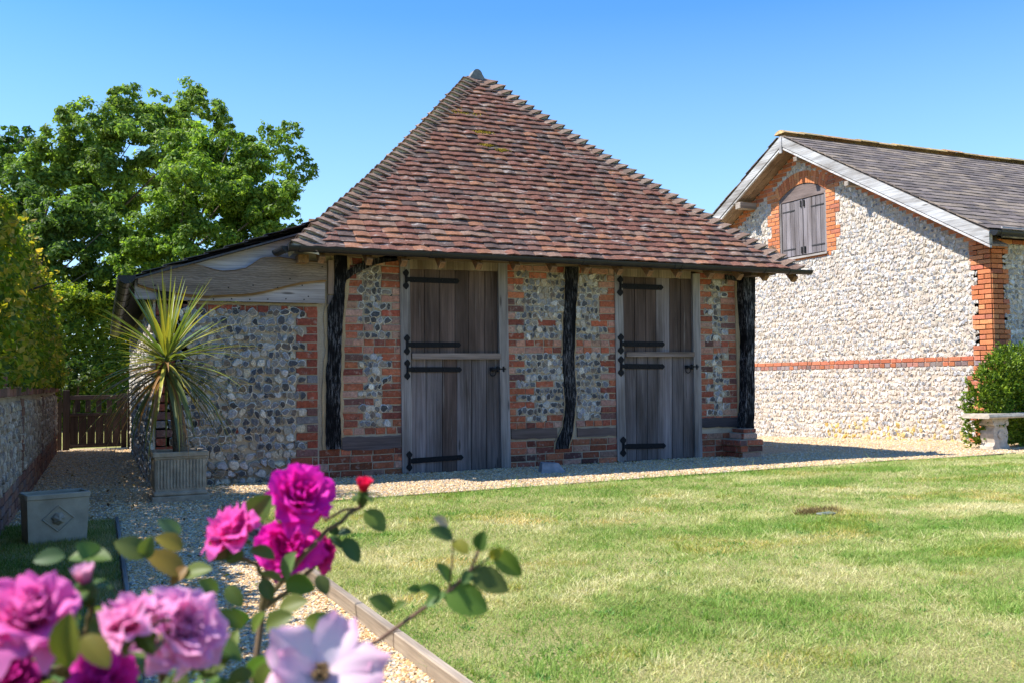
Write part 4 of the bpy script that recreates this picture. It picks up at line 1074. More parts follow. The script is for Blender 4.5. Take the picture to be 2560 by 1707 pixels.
cc = brick_cols(len(R_), PAL_NEW, (5, 4, 2.5, 1.2)); zz = V0(R_)[:, 2]
sc = (zz > 1.05) & (zz < 1.12); cc[sc] = brick_cols(int(sc.sum()), [(0.34, 0.16, 0.12), (0.26, 0.20, 0.20), (0.40, 0.14, 0.07), (0.20, 0.14, 0.13)], (4, 3, 3, 2))
st = (zz >= 1.12) & (zz < 1.2); cc[st] = brick_cols(int(st.sum()), [(0.46, 0.16, 0.09), (0.42, 0.13, 0.07)], (1, 1))
bricks(m, WG, R_, cc, 1, d=0.012, jit=0.0012, dj=0.002)
# arch of rubbed bricks
nv = 19; cx_, rad = (WS0 + WS1) / 2, None
for i in range(nv):
    f0, f1 = i / nv, (i + 1) / nv
    sA, sB = WS0 - 0.02 + (WS1 - WS0 + 0.04) * f0 + 0.004, WS0 - 0.02 + (WS1 - WS0 + 0.04) * f1 - 0.004
    def up2(s, L): # radial direction of the flat arch
        t = (s - cx_) / 0.62; return (s + t * 0.07 * L / 0.22, arch_z(s) + L)
    cut = 0.105 if i % 2 else 0.0
    parts = [(0.0, 0.105), (0.115, 0.22)] if i % 2 else [(0.0, 0.22)]
    for (l0, l1) in parts:
        q = [up2(sA, l0), up2(sB, l0), up2(sB, l1), up2(sA, l1)]
        m.prism(q, WG.fn(), -0.01, 0.012 + rng.uniform(-0.001, 0.001), brick_cols(1, PAL_NEW, (5, 4, 2, 1))[0], 1)
PALG = dict(cortex=V0([(0.57, 0.49, 0.40), (0.62, 0.57, 0.50), (0.53, 0.45, 0.36), (0.58, 0.55, 0.52), (0.50, 0.46, 0.42)]), core=V0([(0.14, 0.145, 0.16), (0.25, 0.26, 0.28), (0.34, 0.34, 0.36), (0.28, 0.24, 0.20), (0.42, 0.43, 0.45)]))
def gmask(s, z):
    if WS0 - 0.05 < s < WS1 + 0.05 and WZ0 - 0.05 < z < arch_z(np.clip(s, WS0, WS1)) + 0.23: return False
    return z < float(ztop(s)) - 0.02
gold = FlintBag(); keep_ = []
for r in bag.r: (gold.r if r[1] < 0.25 and 0.2 < r[0] < 3.4 and rng.random() < 0.6 * math.exp(-max(0, r[1] + 0.02) / 0.14) else keep_).append(r)
bag.r = keep_; bag.put(m, WG, gmask, 2, PALG)
gold.put(m, WG, None, 2, dict(cortex=V0([(0.60, 0.40, 0.10), (0.56, 0.43, 0.18), (0.54, 0.45, 0.26)]), core=V0([(0.5, 0.4, 0.15)])))
fw = m.build('gable_wall', [M['mortar_pale'], M['brick'], M['flint_pale']], fb)
# side wall
WR_ = Wall((GX, Y0, 0), (1, 0, 0), (0, -1, 0)); m = MB()
m.box((GX, Y0, -0.5), (26, Y0 + 0.3, ZE), mat=0)
R_ = []; bag = FlintBag(); z = zb0; k = 0
while z < ZE:
    zc = z + hb / 2; w = 0.225 if (k // 3) % 2 else 0.345
    if zc > ZE - 0.08: w = 4.5
    R_.extend(lay(0.004, w, z, hb, start=k, pattern='half')); bag.row(w + 0.01, 4.5, z, hb, 0.045, 0.11, 0.5, (0.012, 0.026)); z += hb; k += 1
bricks(m, WR_, R_, brick_cols(len(R_), PAL_NEW, (4, 4, 2, 2)), 1, d=0.012, jit=0.0012, dj=0.002); bag.put(m, WR_, None, 2, PALG)
m.build('side_wall', [M['mortar_pale'], M['brick'], M['flint']], fb)
m = MB(); m.box((25.7, Y0 + 0.3, -0.5), (26, Y0 + 7.5, ZE)); m.box((GX, Y0 + 7.5, -0.5), (26, Y0 + 7.8, ZE)); m.build('rear_wall', M['mortar_pale'], fb)
# shutters
fnG = WG.fn()
mid = (WS0 + WS1) / 2
m = MB(); m.prism([(WS0 + 0.01, 4.13)] + [(s, arch_z(s) - 0.012) for s in np.linspace(WS0 + 0.01, WS1 - 0.01, 13)] + [(WS1 - 0.01, 4.13)], fnG, -0.05, -0.004, (0.17, 0.13, 0.115)); m.build('shutter_head', M['wood_y'], fb)
for sA, sB in ((WS0, WS0 + 0.045), (WS1 - 0.045, WS1)): m = MB(); m.prism([(sA, 3.09), (sB, 3.09), (sB, 4.14), (sA, 4.14)], fnG, -0.06, -0.003, (0.22, 0.20, 0.19)); m.build('shutter_jamb', M['wood_z'], fb)
for side in (0, 1):
    a, b = ((WS0 + 0.05, mid - 0.004), (mid + 0.004, WS1 - 0.05))[side]; m = MB(); n = 5
    for i in range(n):
        s0 = a + (b - a) * i / n + 0.004; s1 = a + (b - a) * (i + 1) / n - 0.004
        m.prism([(s0, 3.12), (s1, 3.12), (s1, 4.12), (s0, 4.12)], fnG, -0.055, -0.018 + rng.uniform(-0.003, 0.003), V0((0.185, 0.165, 0.165)) * rng.uniform(0.8, 1.2))
    m.prism([(a, 3.12), (b, 3.12), (b, 4.12), (a, 4.12)], fnG, -0.07, -0.05, (0.02, 0.018, 0.016))
    sh = m.build('shutter', M['wood_z'], fb); ho = a if side else a
    for (z0, z1) in ((3.24, 3.26), (3.94, 3.96)):
        m = MB(); x0, x1 = (a + 0.02, a + 0.34) if side == 0 else (b - 0.34, b - 0.02)
        m.prism([(x0, z0), (x1, z0), (x1, z1), (x0, z1)], fnG, -0.018, -0.010, (0.05, 0.048, 0.05)); m.build('hinge', M['iron'], sh)
    for zq in (3.2, 4.04):
        m = MB(); sx = mid + (0.04 if side else -0.04); m.prism([(sx - 0.014, zq - 0.06), (sx + 0.014, zq - 0.06), (sx + 0.014, zq + 0.06), (sx - 0.014, zq + 0.06)], fnG, -0.018, 0.004, (0.03, 0.03, 0.03)); m.build('bolt', M['iron'], sh)
m = MB(); m.prism([(WS0 - 0.04, 3.055), (WS1 + 0.03, 3.055), (WS1 + 0.03, 3.09), (WS0 - 0.04, 3.09)], fnG, -0.02, 0.05, (0.36, 0.33, 0.29)); m.build('sill', M['wood_y'], fb)
# roof: slates both sides
VX = 11.58; slope_n = math.hypot(1, TANG); RX1 = 27.0; EXT = 0.30
zr = lambda y: ZE + TANG * (GA - abs(y - AYg)) + 0.24
LSl = (GA + EXT) * slope_n; eY = Y0 - EXT; eZ = zr(eY)
def slate_col(N, u, v):
    p = V0([(0.16, 0.13, 0.115), (0.19, 0.155, 0.13), (0.135, 0.112, 0.102), (0.22, 0.175, 0.135)]); return p[rng.integers(0, 4, N)] * rng.uniform(0.8, 1.25, (N, 1))
zero = lambda t: 0 * np.asarray(t, float)
m = MB(); tiles(m, (VX, eY, eZ), (1, 0, 0), (0, 1, TANG), LSl - 0.08, zero, lambda t: RX1 - VX, 0.185, 0.265, 0.40, 0.008, 0.0, slate_col, zero, 0, 0.7); m.build('roof_slope', M['slate'], fb)
m = MB(); tiles(m, (RX1, 2 * AYg - eY, eZ), (-1, 0, 0), (0, -1, TANG), LSl - 0.08, zero, lambda t: RX1 - VX, 0.185, 0.265, 0.40, 0.008, 0.0, slate_col, zero, 0, 0.7); m.build('roof_slope', M['slate'], fb)
m = MB()
for sg in (1, -1):
    q = [(AYg - sg * (GA + EXT), eZ - 0.005), (AYg, zr(AYg) - 0.005), (AYg, zr(AYg) - 0.03), (AYg - sg * (GA + EXT), eZ - 0.03)]
    m.prism(q, lambda a, b, d: V0([d, a, b]), VX + 0.03, RX1 - 0.03, (0.16, 0.12, 0.09))
m.build('roof_boarding', M['wood_x'], fb)
ridge_run((VX + 0.0, AYg, zr(AYg) + 0.03), (RX1, AYg, zr(AYg) + 0.03), 0.20, 0.45, M['mossy'], [(0.44, 0.27, 0.13), (0.40, 0.29, 0.13), (0.32, 0.25, 0.13), (0.46, 0.32, 0.16)], fb, drop=0.72, spread=0.85)
# barge boards, lower trim, soffits
for sg, nm in ((1, 'barge_board'), (-1, 'barge_board')):
    yE = AYg - sg * (GA + EXT); 
    def off(dz): return [(yE, zr(yE) - 0.03 - dz), (AYg, zr(AYg) - 0.03 - dz)]
    top, bot = off(0), off(0.175)
    m = MB(); m.prism([top[0], top[1], bot[1], bot[0]], lambda a, b, d: V0([d, a, b]), VX + 0.02, VX + 0.05, (0.46, 0.455, 0.43))
    o = m.build(nm, M['paint'], fb)
    t2, b2_ = off(0.188), off(0.225)
    m = MB(); m.prism([t2[0], t2[1], b2_[1], b2_[0]], lambda a, b, d: V0([d, a, b]), VX + 0.032, VX + 0.07, (0.62, 0.61, 0.58)); m.build('trim', M['paint'], o)
    s0_, s1_ = off(0.17), off(0.20)
    m = MB()
    for (x0, x1) in ((VX + 0.075, VX + 0.235), (VX + 0.243, GX - 0.003)):
        m.prism([s0_[0], s0_[1], s1_[1], s1_[0]], lambda a, b, d: V0([d, a, b]), x0, x1, V0((0.33, 0.235, 0.155)) * rng.uniform(0.9, 1.1))
    m.build('soffit', M['wood_y'], fb)
m = MB(); m.box((VX + 0.005, AYg - 0.035, zr(AYg) - 0.34), (VX + 0.03, AYg + 0.035, zr(AYg) - 0.05), (0.44, 0.43, 0.41), 0, 0.004); m.build('finial_board', M['paint'], fb)
for yq in (AYg + 1.25, AYg - 1.55, AYg - 0.35):
    zz_ = zr(yq) - 0.32 - (0.05 if yq > AYg else 0); m = MB(); m.obox((VX + 0.235, yq, zz_), (1, 0, 0), (0, 1, 0), (0, 0, 1), (0.21, 0.075 if yq > AYg else 0.045, 0.06 if yq > AYg else 0.04), (0.36, 0.31, 0.25), 0, 0.006); m.build('purlin_end', M['wood_x'], fb)
gutter((VX + 0.03, eY - 0.075, eZ - 0.035), (26.5, eY - 0.075, eZ - 0.035), 0.06, 'gutter', fb, (0.1, 2.0, 4.0, 6.0))
m = MB(); m.box((GX - 0.1, eY + 0.02, ZE - 0.02), (26, eY + 0.045, ZE + 0.13), (0.42, 0.40, 0.36)); m.build('fascia_board', M['paint'], fb)
m = MB(); m.box((VX + 0.05, eY - 0.0, eZ - 0.20), (VX + 0.085, eY + 0.03, eZ - 0.03), (0.5, 0.48, 0.45)); m.build('gutter_bracket', M['paint'], fb)

# ------------------------------------------------------------------ garden wall on the left
DW = norm(V0([0.0298, 1, 0])); gw0 = V0([-0.372 - 0.0298 * 9.0, 6.96 - 9.0, 0]); LW = 17.35
gw = thing('garden_wall', 'low flint garden wall with brown brick coping, in shade beside the gravel path', 'wall', tuple(gw0 + DW * LW / 2))
Wg = Wall(gw0, DW, (DW[1], -DW[0], 0)); m = MB(); m.prism([(0, -0.1), (LW, -0.1), (LW, 0.86), (0, 0.86)], Wg.fn(), -0.22, 0)
R_ = []
for k in range(4): R_.extend(lay(0, LW, -0.03 + k * 0.07, 0.07, pattern='mix'))
bag = FlintBag(); z = 0.25
while z < 0.80:
    hh = rng.uniform(0.05, 0.075); bag.row(0, LW, z, hh, 0.035, 0.085, 0.33, (0.012, 0.026)); z += hh
pierS = [q for q in np.arange(1.98, LW, 2.86)]
for ps in pierS:
    for k in range(8): R_.extend(lay(ps, ps + 0.2, 0.26 + k * 0.073, 0.073, pattern='st'))
bricks(m, Wg, R_, brick_cols(len(R_), [(0.25, 0.13, 0.09), (0.20, 0.11, 0.085), (0.30, 0.16, 0.11), (0.22, 0.15, 0.13)], (3, 3, 2, 2)), 1, d=0.02)
bag.r = [q for q in bag.r if not any(ps - 0.02 < q[0] < ps + 0.22 for ps in pierS)]
bag.put(m, Wg, None, 2, dict(cortex=V0([(0.46, 0.36, 0.26), (0.52, 0.45, 0.36), (0.38, 0.29, 0.21), (0.32, 0.25, 0.19)]), core=V0([(0.12, 0.115, 0.115), (0.22, 0.2, 0.19), (0.2, 0.15, 0.12)]))); m.build('wall_face', [M['mortar'], M['brick'], M['flint_pale']], gw)
m = MB(); Wt = Wall(gw0 + Wg.n * 0.03, DW, Wg.n); m.prism([(0, 0.86), (LW, 0.86), (LW, 0.995), (0, 0.995)], Wg.fn(), -0.26, 0.028)
R_ = lay(0, LW, 0.86, 0.068, pattern='st'); R_ += lay(0, LW, 0.928, 0.072, pattern='hd')
bricks(m, Wt, R_, brick_cols(len(R_), [(0.22, 0.11, 0.075), (0.17, 0.09, 0.065), (0.26, 0.14, 0.10), (0.13, 0.085, 0.07)], (3, 3, 2, 2)), 1)
m.build('coping', [M['mortar'], M['brick']], gw)

# ------------------------------------------------------------------ gate
GYt = 15.5; gt = thing('garden_gate', 'dark brown wooden gate with an open slatted top at the end of the gravel path', 'gate', (0.4, GYt, 0))
def cg(x, y): q = onY(x / 2.6133, 600 + y / 2.6133, GYt); return q[0], q[2]
bw = V0((0.075, 0.052, 0.042))
def gbox(x0, y0, x1, y1, d0, d1, name, mat, par=gt, k=1.0):
    a, b = cg(x0, y1), cg(x1, y0); mm = MB(); mm.box((a[0], GYt - d1, max(a[1], 0.0)), (b[0], GYt - d0, b[1]), bw * k * rng.uniform(0.85, 1.2), 0, 0.004); return mm.build(name, mat, par)
gbox(372, 972, 405, 1390, -0.06, 0.05, 'post', M['wood_z'], k=0.8)
gbox(832, 975, 868, 1385, -0.06, 0.05, 'post', M['wood_z'], k=0.8)
gbox(408, 978, 456, 1372, 0.0, 0.04, 'stile', M['wood_z'])
gbox(790, 1000, 828, 1352, 0.0, 0.04, 'stile', M['wood_z'])
gbox(457, 1008, 789, 1042, 0.0, 0.04, 'rail', M['wood_x'], k=1.3)
gbox(457, 1122, 789, 1150, 0.0, 0.04, 'rail', M['wood_x'], k=1.0)
gbox(457, 1318, 789, 1356, 0.0, 0.04, 'rail', M['wood_x'], k=1.1)
for x in (490, 558, 628, 697, 762): gbox(x, 1042, x + 35, 1122, 0.005, 0.03, 'slat', M['wood_z'])
mm = MB()
for i in range(6):
    a, b = cg(457 + i * 55.3, 1330), cg(457 + (i + 1) * 55.3, 1140); mm.box((a[0] + 0.002, GYt - 0.02, a[1]), (b[0] - 0.002, GYt, b[1]), bw * rng.uniform(0.8, 1.1))
mm.build('board_panel', M['wood_z'], gt)

# ------------------------------------------------------------------ planters
pl = thing('stone_planter', 'square fluted stone planter holding the spiky palm-like plant', 'planter', (0.84, 8.33, 0))
px0, px1, py0, py1, ph = 0.625, 1.055, 8.11, 8.54, 0.395
m = MB(); sc = (0.42, 0.335, 0.245)
m.box((px0 + 0.025, py0 + 0.025, 0.08), (px1 - 0.025, py0 + 0.06, ph - 0.05), sc); m.box((px0 + 0.025, py1 - 0.06, 0.08), (px1 - 0.025, py1 - 0.025, ph - 0.05), sc)
m.box((px0 + 0.025, py0 + 0.06, 0.08), (px0 + 0.06, py1 - 0.06, ph - 0.05), sc); m.box((px1 - 0.06, py0 + 0.06, 0.08), (px1 - 0.025, py1 - 0.06, ph - 0.05), sc)
n = 15
for i in range(n):
    t = (i + 0.5) / n
    for (c, u) in (((px0 + 0.03 + (px1 - px0 - 0.06) * t, py0 + 0.025), 0), ((px0 + 0.025, py0 + 0.03 + (py1 - py0 - 0.06) * t), 1), ((px1 - 0.025, py0 + 0.03 + (py1 - py0 - 0.06) * t), 1)):
        m.tube([(c[0], c[1], 0.10), (c[0], c[1], 0.115), (c[0], c[1], ph - 0.075), (c[0], c[1], ph - 0.06)], [0.003, 0.0085, 0.0085, 0.003], sc, 0, 8)
pl_b = m.build('body', M['stone'], pl)
m = MB(); m.box((px0 - 0.005, py0 - 0.005, -0.02), (px1 + 0.005, py1 + 0.005, 0.045), V0(sc) * 0.95, 0, 0.006); m.box((px0 + 0.008, py0 + 0.008, 0.045), (px1 - 0.008, py1 - 0.008, 0.082), sc, 0, 0.012); m.build('plinth', M['stone'], pl)
m = MB(); w_ = 0.05
for (a, b) in (((px0, py0), (px1, py0 + w_)), ((px0, py1 - w_), (px1, py1)), ((px0, py0 + w_), (px0 + w_, py1 - w_)), ((px1 - w_, py0 + w_), (px1, py1 - w_))):
    m.box((a[0], a[1], ph - 0.04), (b[0], b[1], ph), V0(sc) * 1.02, 0, 0.006)
    m.box((a[0] + 0.012, a[1] + 0.012, ph - 0.058), (b[0] - 0.012, b[1] - 0.012, ph - 0.038), sc, 0, 0.008)
m.build('rim', M['stone'], pl)
m = MB(); m.grid([[(px0 + 0.05 + i * 0.033, py0 + 0.05 + j * 0.033, ph - 0.03 + rng.normal(0, 0.006)) for j in range(11)] for i in range(11)], (0.05, 0.038, 0.028)); m.build('soil', M['soil'], pl)

# lead trough
tr = thing('lead_trough', 'small grey lead trough with a diamond and lion-mask boss, on shaded grass', 'planter', (-0.03, 6.5, 0.02))
A_ = onZ(*[71, 1363], 0.02); B_ = onZ(*[217, 1348], 0.02); ux = norm(B_ - A_); ux[2] = 0; ux = norm(ux); uy = V0([-ux[1], ux[0], 0]); wt = np.linalg.norm(B_ - A_); dt = 0.19; ht = 0.285; fl = 0.012
def tl(a, b, z): return A_ + ux * (a * wt + (a - 0.5) * 2 * fl * z / ht) + uy * (b * dt + (b - 0.5) * 2 * fl * z / ht) + V0([0, 0, z + 0.022 * (1 - a) * 0])
m = MB(); lc = (0.33, 0.295, 0.225)
out = [tl(a, b, z) for z in (0, ht) for a, b in ((0, 0), (1, 0), (1, 1), (0, 1))]; e_ = 0.03; inn = [tl(a, b, z) for z in (ht, 0.12) for a, b in ((e_, 2 * e_), (1 - e_, 2 * e_), (1 - e_, 1 - 2 * e_), (e_, 1 - 2 * e_))]
f = [(0, 3, 2, 1)] + [(i, (i + 1) % 4, 4 + (i + 1) % 4, 4 + i) for i in range(4)] + [(4 + i, 4 + (i + 1) % 4, 8 + (i + 1) % 4, 8 + i) for i in range(4)] + [(8 + i, 8 + (i + 1) % 4, 12 + (i + 1) % 4, 12 + i) for i in range(4)] + [(12, 13, 14, 15)]
m.add(out + inn, f, lc); m.build('trough_body', M['lead'], tr)
m = MB()
for b_ in (0.0, 1.0):
    p, q = tl(-0.01, b_, ht - 0.014), tl(1.01, b_, ht - 0.014); m.obox((p + q) / 2, ux, uy, (0, 0, 1), (np.linalg.norm(q - p) / 2, 0.007, 0.016), lc, 0, 0.004)
for a_ in (0.0, 1.0):
    p, q = tl(a_, 0.03, ht - 0.014), tl(a_, 0.97, ht - 0.014); m.obox((p + q) / 2, ux, uy, (0, 0, 1), (0.007, np.linalg.norm(q - p) / 2, 0.016), lc, 0, 0.004)
m.build('rim', M['lead'], tr)
m = MB(); cz = 0.14; cpt = lambda a, z: tl(0.5, 0, z) + ux * a - uy * 0.004
dm = [(-0.085, cz), (0, cz + 0.075), (0.085, cz), (0, cz - 0.075)]
for i in range(4):
    p, q = dm[i], dm[(i + 1) % 4]; m.tube([cpt(*p), cpt(*q)], 0.004, lc, 0, 6)
m.build('diamond_moulding', M['lead'], tr)
m = MB(); PP = []
for i in range(9):
    r_ = i / 8
    PP.append([cpt(0.036 * r_ * math.cos(t) * (1 + 0.10 * math.sin(7 * t) * r_), cz + 0.036 * r_ * math.sin(t) * (1 + 0.1 * math.sin(7 * t) * r_)) - uy * (0.022 * math.sqrt(max(0, 1 - r_ ** 2)) + 0.004 * math.sin(5 * t) * (0.3 < r_ < 0.9) + 0.012 * math.exp(-((r_ * math.cos(t)) ** 2 + (r_ * math.sin(t) + 0.2) ** 2) * 14)) for t in np.linspace(0, 2 * PI, 25)])
m.grid(PP, V0(lc) * 0.85); m.build('boss', M['lead'], tr, smooth=True)
# stone block by the stable doors
m = MB(); s0 = V0([4.47, 8.73, 0]); vv = V0([(-0.15, -0.10, -0.02), (0.13, -0.12, -0.02), (0.17, 0.08, -0.02), (-0.10, 0.10, -0.02), (-0.115, -0.055, 0.095), (0.06, -0.075, 0.09), (0.10, 0.07, 0.085), (-0.07, 0.08, 0.10)]) + s0
m.add(vv, [(0, 3, 2, 1), (0, 1, 5, 4), (1, 2, 6, 5), (2, 3, 7, 6), (3, 0, 4, 7), (4, 5, 6, 7)], (0.27, 0.27, 0.28))
tag(m.build('stone_block', M['stone'], loc=tuple(s0)), 'rough grey stone block on the gravel in front of the crooked middle post', 'stone')

# ------------------------------------------------------------------ bench
bn = thing('stone_bench', 'pale stone garden bench with a scrolled leg in front of the yew bush', 'bench', (11.7, 8.85, -0.05))
bg_ = -0.055; bc = (0.50, 0.44, 0.36)
m = MB(); prof = [(-0.19, 0.395), (-0.205, 0.41), (-0.205, 0.425), (-0.19, 0.455), (0.19, 0.455), (0.205, 0.425), (0.205, 0.41), (0.19, 0.395)]
m.prism(prof, lambda a, b, d: V0([d, 8.8 + a, b + bg_ + 0.02]), 10.72, 12.4, bc); m.build('seat', M['stone'], bn)
for lx in (11.05, 12.05):
    zz_ = np.array([0, 0.055, 0.06, 0.10, 0.16, 0.22, 0.28, 0.33, 0.36, 0.395]); ww = np.array([0.155, 0.155, 0.13, 0.115, 0.135, 0.14, 0.115, 0.105, 0.14, 0.15])
    zi = np.linspace(0, 0.412, 26); wi = np.interp(zi, zz_, ww); m = MB()
    m.strip(list(zip(-wi, zi)), list(zip(wi, zi)), -0.10, 0.10, lambda a, b, d: V0([lx + a, 8.8 - d, b + bg_]), bc)
    for sx in (-1, 1): m.tube([(lx + sx * 0.115, 8.8 - 0.11, 0.345 + bg_), (lx + sx * 0.115, 8.8 + 0.11, 0.345 + bg_)], 0.032, bc, 0, 12)
    m.tube([(lx, 8.69, 0.2 + bg_), (lx, 8.688, 0.2 + bg_)], [0.06, 0.045], V0(bc) * 0.95, 0, 14)
    m.build('leg', M['stone'], bn)
# ------------------------------------------------------------------ vegetation
def leaf_quads(mb, P, Nn, size, aspect, cols, fold=0.18, mat=0):
    N = len(P); Nn = norm(Nn); t = norm(np.cross(Nn, rng.normal(0, 1, (N, 3)))); b = np.cross(Nn, t)
    s = size[:, None]; w = s * aspect
    v = np.stack([P - t * s * 0.5, P + b * w * 0.5 + t * s * 0.05 + Nn * s * fold * 0.5, P + t * s * 0.5, P - b * w * 0.5 + t * s * 0.05 + Nn * s * fold * 0.5], 1)
    mb.many(v, [(0, 1, 2), (0, 2, 3)], cols, mat)
def leaf_cols(N, pal, w=None, lo=0.7, hi=1.25):
    p = V0(pal, float); return p[rng.choice(len(p), N, p=(None if w is None else V0(w, float) / sum(w)))] * rng.uniform(lo, hi, (N, 1))
def blob_leaves(mb, c, r, n, size, pal, aspect=0.5, up=0.35, squash=1.0, sub=14):
    """one leaf mass: small sprays spread through an uneven ball"""
    d = norm(rng.normal(0, 1, (sub, 3))); rr = r * rng.uniform(0.45, 1.02, (sub, 1)) * (0.8 + 0.4 * rng.random((sub, 1)))
    cs = c + d * rr * V0([1, 1, squash]); sr = r * rng.uniform(0.22, 0.42, sub)
    tone = rng.uniform(0.75, 1.25, sub)
    i = rng.integers(0, sub, n); dd = norm(rng.normal(0, 1, (n, 3))); q = rng.random((n, 1)) ** 0.5
    P = cs[i] + dd * q * sr[i][:, None] * V0([1.15, 1.15, 0.8])
    Nn = dd * 0.5 + d[i] * 0.5 + V0([0, 0, up]) + rng.normal(0, 0.55, (n, 3))
    leaf_quads(mb, P, Nn, size * rng.uniform(0.6, 1.3, n), aspect, leaf_cols(n, pal) * tone[i][:, None], mat=0)
    return cs
def tree(name, label, cat, base, blobs, Y, size, pal, dens, group=None, jitY=1.2, trunk_r=0.22, aspect=0.5, sub=16):
    t = thing(name, label, cat, base, group); mb = MB(); tips = []
    for (x, y, r) in blobs:
        yy = Y + rng.uniform(-jitY, jitY); p = onY(x * D2S, y * D2S, yy); sc_ = (p - CAM) @ Fv / FPX * D2S
        R = r * sc_; tips.append((p, R)); n = int(dens * R * R / (size * size) * 30)
        blob_leaves(mb, p, R, n, size, pal, aspect, sub=sub)
    mb.build('crown', M['leaf_far'], t)
    b = V0(base, float); m = MB(); top = np.mean([p for p, R in tips], 0)
    fork = b + (top - b) * 0.45; fork[:2] = b[:2] + (top[:2] - b[:2]) * 0.25
    q = [b, b + (fork - b) * 0.5 + rng.normal(0, 0.1, 3) * V0([1, 1, 0]), fork]; m.tube(q, [trunk_r, trunk_r * 0.8, trunk_r * 0.65], (0.16, 0.13, 0.10), 0, 10)
    for p, R in tips[::3]:
        midp = (fork + p) / 2 + rng.normal(0, 0.25, 3); midp[2] += 0.25
        m.tube([fork, midp, p], [trunk_r * 0.17, trunk_r * 0.10, trunk_r * 0.03], (0.15, 0.125, 0.10), 0, 6)
    m.build('trunk', M['bark'], t)
    return t
G1b = [(0.21, 0.32, 0.045), (0.16, 0.26, 0.038), (0.30, 0.41, 0.06), (0.11, 0.19, 0.03)]
G1 = [(0.21, 0.30, 0.06), (0.17, 0.26, 0.05), (0.28, 0.37, 0.075), (0.125, 0.20, 0.04)]
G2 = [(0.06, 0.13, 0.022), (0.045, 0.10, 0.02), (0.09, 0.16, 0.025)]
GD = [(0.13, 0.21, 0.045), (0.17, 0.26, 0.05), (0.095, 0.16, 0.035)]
TG = 'trees behind the stable barn'
tree('broadleaf_tree', 'tallest leafy green tree, its rounded top rising left of the barn roof', 'tree', (-2.0, 31, 0),
     [(290, 240, 42), (345, 250, 40), (400, 285, 60), (440, 232, 40), (485, 262, 38), (240, 290, 55), (170, 280, 36), (130, 330, 50), (195, 365, 75), (300, 330, 85), (390, 370, 75), (110, 420, 55), (180, 460, 80), (300, 440, 80), (265, 225, 22), (150, 260, 22), (455, 215, 20), (515, 290, 26), (80, 350, 30), (350, 400, 60), (250, 390, 60), (440, 320, 50), (150, 400, 50), (230, 450, 60), (60, 400, 45), (330, 300, 50), (180, 320, 40), (420, 280, 40)], 30, 0.15, G1, 2.6, TG, trunk_r=0.35)
tree('broadleaf_tree', 'full round tree with pale green leaf tips, nearest the left slope of the barn roof', 'tree', (1.5, 26, 0),
     [(430, 400, 70), (500, 350, 62), (560, 360, 50), (450, 490, 85), (540, 440, 85), (590, 530, 75), (500, 570, 85), (360, 560, 75), (420, 620, 60), (640, 590, 45), (310, 600, 50), (405, 330, 30), (535, 312, 26), (625, 470, 40), (340, 520, 40), (480, 430, 60), (400, 480, 60), (560, 490, 60), (450, 560, 60), (570, 590, 60), (660, 560, 40), (520, 500, 50), (600, 430, 58), (620, 520, 58), (650, 450, 42), (565, 400, 52), (480, 390, 50), (590, 360, 36)], 25.5, 0.13, G1b, 2.7, TG, trunk_r=0.3)
tree('broadleaf_tree', 'airy light green tree with sky showing through, beside the barn roof', 'tree', (3.4, 30, 0),
     [(645, 318, 36), (680, 300, 20), (690, 365, 34), (710, 395, 22), (650, 400, 34), (685, 420, 26), (620, 345, 30), (640, 455, 36), (670, 490, 26), (690, 540, 25), (610, 300, 22), (655, 290, 16)], 29, 0.14, [(0.16, 0.25, 0.04), (0.20, 0.29, 0.05), (0.12, 0.20, 0.035)], 1.4, TG, trunk_r=0.2, sub=20)
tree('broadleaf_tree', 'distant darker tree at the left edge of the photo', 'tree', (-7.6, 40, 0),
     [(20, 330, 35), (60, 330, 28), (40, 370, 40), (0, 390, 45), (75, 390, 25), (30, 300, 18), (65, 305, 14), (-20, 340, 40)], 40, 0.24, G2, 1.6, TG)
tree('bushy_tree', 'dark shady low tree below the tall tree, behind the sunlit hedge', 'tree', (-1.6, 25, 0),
     [(110, 500, 60), (60, 450, 55), (180, 540, 65), (250, 560, 65), (80, 560, 60), (150, 600, 55), (230, 610, 50), (300, 560, 55), (20, 520, 60), (270, 500, 45), (320, 620, 45), (130, 640, 60), (60, 620, 60), (200, 650, 55), (260, 650, 50), (110, 560, 60), (40, 560, 70), (0, 480, 60), (150, 490, 60), (200, 480, 50), (60, 500, 60), (290, 640, 50), (340, 600, 40)], 27, 0.15, GD, 2.8, TG)

